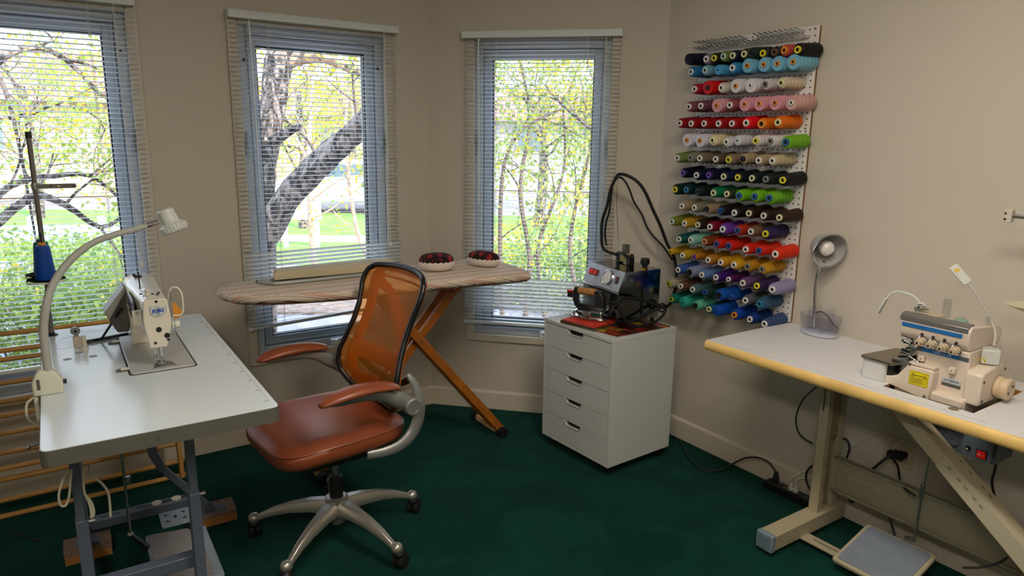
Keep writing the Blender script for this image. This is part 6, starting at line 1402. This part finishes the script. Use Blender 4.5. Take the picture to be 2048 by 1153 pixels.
cb2 = WC.px(1980, 712, -.285); obj('cube_base', MB().obox((cb2.x, -.285, cb2.z), (.048, .046, .046), .5), M_lh, l2, bevel=.003); obj('base_sticker', MB().lathe([(.001, 0), (.010, 0), (.010, .002), (.001, .002)], (cb2.x-.008, -.3105, cb2.z-.012), (-.3, -.9, -.3), 16), mat('sticker_yellow2', '#c9b81e', .5), l2)
obj('base_magnet', MB().cyl((cb2.x, -.285, cb2.z-.023), (cb2.x, -.285, cb2.z-.036), .014, n=18), M_dgrey, l2)

# clear organizer with the desk lamp
o_ = WC.pz(1629, 672, RZ)
M_acr = glassy('acrylic', '#fafafd', .03, .98, .2)
oc = (o_.x, o_.y+.03)
og = thing('organizer_lamp', 'desk lamp with grey shade rising from a clear acrylic organizer on the right hand table', 'lamp', WC, (oc[0], oc[1], RZ))
def ell(rx, ry, z, n=40): return [(oc[0]+rx*cos(i*2*pi/n), oc[1]+ry*sin(i*2*pi/n), z) for i in range(n)]
obj('base', MB().ring([ell(.068, .046, RZ), ell(.076, .052, RZ+.004), ell(.078, .054, RZ+.016), ell(.072, .05, RZ+.018)]), mat('base_frosted', '#c5c7d2', .25), og)
obj('cup', MB().ring([ell(.078, .054, RZ+.016), ell(.088, .060, RZ+.085), ell(.086, .058, RZ+.085), ell(.076, .052, RZ+.018)], cap=False), M_acr, og)
for dx in (-.028, .030): obj('divider', MB().box((oc[0]+dx-.001, oc[1]-.048, RZ+.018), (oc[0]+dx+.001, oc[1]+.048, RZ+.115)), M_acr, og)
obj('cross_divider', MB().box((oc[0]-.078, oc[1]-.001, RZ+.018), (oc[0]+.078, oc[1]+.001, RZ+.07)), M_acr, og)
o_y = oc[1]
P_ = [WC.px(x, y, o_y) for x, y in ((1628, 655), (1629, 630), (1630, 600), (1631, 575), (1634, 552), (1640, 535), (1648, 524))]
obj('neck', MB().tube(P_, [.0065, .0065, .006, .006, .0055, .0055, .0055], 12, smooth=4), M_chrome, og)
e_ = P_[-1]; sc_ = WC.px(1650, 500, o_y)
sax = Vector((.88, -.42, -.22)).normalized()
c0 = WC.px(1643, 490, o_y+.01)
sh = obj('shade', MB().lathe([(.014, -.026), (.036, -.016), (.052, .004), (.063, .034), (.069, .064), (.0672, .064), (.0612, .034), (.050, .006), (.034, -.012), (.012, -.021)], c0, sax, 40, cap=False), mat('shade_grey', '#a8a9a8', .35), og)
obj('shade_rim', MB().lathe([(.069, .061), (.0718, .063), (.0718, .067), (.068, .068)], c0, sax, 40, cap=False), M_chrome, sh)
obj('bulb', MB().lathe([(.012, -.016), (.014, .0), (.024, .014), (.031, .032), (.029, .049), (.018, .061), (.001, .064)], c0, sax, 28), mat('bulb_white', '#e6e1dc', .3), sh)
obj('shade_joint', MB().ball(c0-sax*.02, .009, 12), M_satin, sh)
obj('lamp_cord', MB().tube([(oc[0]-.04, oc[1]+.02, RZ+.08), (oc[0]-.02, oc[1]+.03, RZ+.09), (oc[0]+.015, oc[1]+.03, RZ+.075), (oc[0]+.03, oc[1]+.04, RZ+.05), (oc[0]+.05, oc[1]+.05, RZ+.03)], .0022, 6, smooth=5), M_black, og)

# wall outlet with two black plugs
a = WC.px(1771, 880, 0); b_ = WC.px(1830, 936, 0)
outl = thing('wall_outlet', 'almond double wall socket plate on the right wall behind the overlock table', 'outlet', WC, ((a.x+b_.x)/2, 0, (a.z+b_.z)/2))
x0, x1 = a.x+.0, a.x+.115; zc = .367
obj('plate', MB().box((x0, -.006, zc-.058), (x1, 0, zc+.058)), mat('almond_plate', '#b8ae96', .4), outl, bevel=.002)
for x in (x0+.034, x1-.034): obj('socket', MB().box((x-.017, -.009, zc-.035), (x+.017, -.006, zc+.035)), mat('almond_socket', '#ada38c', .4), outl, bevel=.002)
def cable(name, label, pts, r, m_=M_black, cat='cable', k=6):
    P_ = [WC.px(x, y, o) for x, y, o in pts]; P_ = [Vector((p.x, p.y, max(p.z, r))) for p in P_]
    o = obj(name, MB().tube(P_, r, 8, smooth=k), m_, fr=WC, at=tuple(P_[0])); return tag(o, label, cat)
for (x, y, lab) in ((1786, 908, 'black plug in the left socket of the almond wall outlet'), (1802, 912, 'black plug in the right socket of the almond wall outlet')):
    p = WC.px(x, y, -.03); o = obj('plug', MB().prism(rrect(p.x-.016, p.z-.013, p.x+.016, p.z+.013, .007), -.050, -.009, T2), M_rubber, fr=WC, at=(p.x, -.01, p.z), bevel=.003); tag(o, lab, 'plug', 'plugs in the wall outlet')
cable('cable', 'thick black cord running from the wall outlet down left to behind the beige leg', [(1782, 910, -.05), (1762, 925, -.07), (1740, 942, -.07), (1722, 944, -.06), (1708, 935, -.06), (1700, 950, -.06), (1690, 975, -.07), (1700, 1003, -.08), (1712, 1001, -.08)], .005)
cable('cable', 'black cord curving from the outlet down to the treadle rod clamp', [(1786, 918, -.05), (1796, 935, -.08), (1800, 960, -.12), (1812, 980, -.16), (1830, 992, -.20)], .0042)
cable('cable', 'dark cord hanging from the switch box to the floor at the right', [(1995, 905, -.30), (1990, 940, -.28), (1984, 965, -.26), (1990, 1005, -.24), (1988, 1050, -.22)], .0042)
cable('cable', 'short black cord arc right of the beige leg under the table', [(1680, 878, -.05), (1693, 880, -.05), (1699, 895, -.05), (1694, 915, -.05), (1688, 932, -.05)], .004)
cable('cable', 'black cord looping out to the left of the beige leg', [(1632, 775, -.06), (1606, 800, -.05), (1592, 835, -.045), (1597, 865, -.045), (1612, 880, -.045), (1625, 887, -.045)], .0032)
cable('cable', 'black cord dropping behind the stretcher to the floor near the pedal', [(1778, 1028, -.12), (1783, 1050, -.14), (1790, 1072, -.16)], .0045)
cable('cable', 'thin white cord sloping up from the wall behind the leg to the outlet', [(1676, 910, -.01), (1710, 890, -.01), (1750, 868, -.01), (1785, 850, -.01)], .0018, M_whitep)
cable('cable', 'thin pale cord arching over the outlet plate', [(1785, 902, -.03), (1792, 892, -.02), (1806, 880, -.015), (1830, 870, -.01)], .0018, M_whitep)
cable('cable', 'dark cord lying on the floor at the lower right under the table', [(1925, 1136, -.33), (1960, 1136, -.31), (1995, 1128, -.28), (2015, 1116, -.25)], .004)

# power strip on the floor
sa = WC.pz(1530, 962, .035)
ps = thing('power_strip', 'long black power strip lying along the baseboard left of the beige leg', 'power strip', WC, (sa.x+.13, -.055, 0))
obj('housing', MB().box((sa.x-.005, -.085, 0), (sa.x+.30, -.033, .036)), M_black, ps, bevel=.004)
for i in range(5): obj('socket', MB().box((sa.x+.03+i*.05, -.075, .036), (sa.x+.062+i*.05, -.045, .0372)), M_dgrey, ps, bevel=.001)
obj('rocker_switch', MB().box((sa.x+.275, -.068, .036), (sa.x+.292, -.050, .041)), M_red, ps)
pb1 = WC.px(1551, 965, -.06)
o = obj('plug', MB().lathe([(.014, .0), (.015, .004), (.013, .03), (.009, .038), (.011, .040), (.006, .052)], (pb1.x, -.06, .037), n=16), M_rubber, fr=WC, at=(pb1.x, -.06, .037)); tag(o, 'black plug standing in the power strip at the end of the long floor cord', 'plug')
for x_, lab in ((1582, 'left one of the two white plugs in the power strip'), (1592, 'right one of the two white plugs in the power strip')):
    p = WC.px(x_, 975, -.06); o = obj('plug', MB().lathe([(.011, 0), (.012, .012), (.007, .016), (.0075, .028), (.004, .034)], (p.x, -.06, .037), n=14), mat('plug_white_%d' % x_, '#d8d8d2', .4), fr=WC, at=(p.x, -.06, .037)); tag(o, lab, 'plug', 'white plugs in the power strip')
cable('cable', 'white cord from the left white plug up behind the beige leg', [(1582, 962, -.06), (1585, 955, -.06), (1598, 949, -.05), (1612, 941, -.04), (1625, 932, -.03)], .0028, M_whitep)
cable('cable', 'white cord from the right white plug curving behind the beige leg', [(1592, 968, -.06), (1595, 960, -.06), (1604, 957, -.05), (1618, 958, -.04), (1628, 960, -.03)], .0028, M_whitep)
cable('cable', 'black cord loop beside the white plugs at the beige leg', [(1628, 930, -.07), (1616, 940, -.07), (1612, 956, -.07), (1616, 972, -.07), (1622, 982, -.07)], .0042)
# the long cord from behind the cabinet
P_ = [onz(1341, 872, .006), onz(1356, 879, .006), onz(1366, 895, .006), onz(1378, 918, .006), onz(1396, 936, .006), onz(1415, 943, .006), onz(1440, 941, .01)]
P_ = [WC.loc(p) for p in P_]+[WC.px(1462, 930, -.09), WC.px(1490, 917, -.075), WC.px(1515, 916, -.065), WC.px(1536, 924, -.06), WC.px(1548, 938, -.06)]
P_.append(Vector((pb1.x, -.06, .085)))
o = obj('cable', MB().tube(P_, .0042, 8, smooth=6), M_black, fr=WC, at=tuple(P_[0])); tag(o, 'long black cord from behind the white cabinet curving over the carpet to the power strip', 'cable')
o = obj('cable', MB().tube([onz(20, 1066, .004), onz(45, 1070, .004), onz(66, 1080, .004), onz(80, 1077, .006)], .003, 6, smooth=4), M_black, at=tuple(onz(20, 1066, 0))); tag(o, 'short dark cord lying on the carpet at the lower left', 'cable')

# overlock thread stand, mostly outside the picture
k2 = WC.px(2020, 432, -.16); dz = WC.px(2060, 618, -.22)
ts = thing('cone_stand', 'metal cone thread stand with white dish at the right edge of the picture', 'thread stand', WC, (1.93, -.17, RZ))
obj('pole', MB().cyl((1.93, -.17, RZ), (1.93, -.17, k2.z+.03), .009, n=14), M_satin, ts)
obj('base_flange', MB().cyl((1.93, -.17, RZ), (1.93, -.17, RZ+.008), .025, n=20), M_satin, ts)
for dy in (-.008, .008): obj('guide_rod', MB().cyl((k2.x+.003, -.16+dy, k2.z-dy*.4), (1.95, -.165+dy, k2.z-dy*.4), .004, n=10), M_satin, ts)
gb = obj('guide_block', MB().obox((k2.x, -.16, k2.z), (.018, .034, .040), .1), mat('guide_white', '#c9c2b6', .4), ts, bevel=.002)
for dzz in (-.010, .008): obj('block_hole', MB().cyl((k2.x-.006, -.1785, k2.z+dzz), (k2.x-.006, -.176, k2.z+dzz), .0035, n=10), M_black, gb)
obj('cone_dish', MB().lathe([(.008, -.012), (.03, -.006), (.058, .006), (.062, .009), (.058, .0085), (.03, -.003), (.008, -.006)], (dz.x, -.22, dz.z), n=36), mat('dish_cream', '#cfc8a8', .4), ts)
obj('dish_arm', MB().bar((dz.x, -.22, dz.z-.014), (1.93, -.17, dz.z-.014), .016, .006), M_satin, ts); obj('dish_pin', MB().cyl((dz.x, -.22, dz.z-.02), (dz.x, -.22, dz.z+.12), .004, n=8), M_satin, ts)
obj('dish_nut', MB().cyl((dz.x, -.22, dz.z-.03), (dz.x, -.22, dz.z-.012), .012, n=8), M_dgrey, ts)
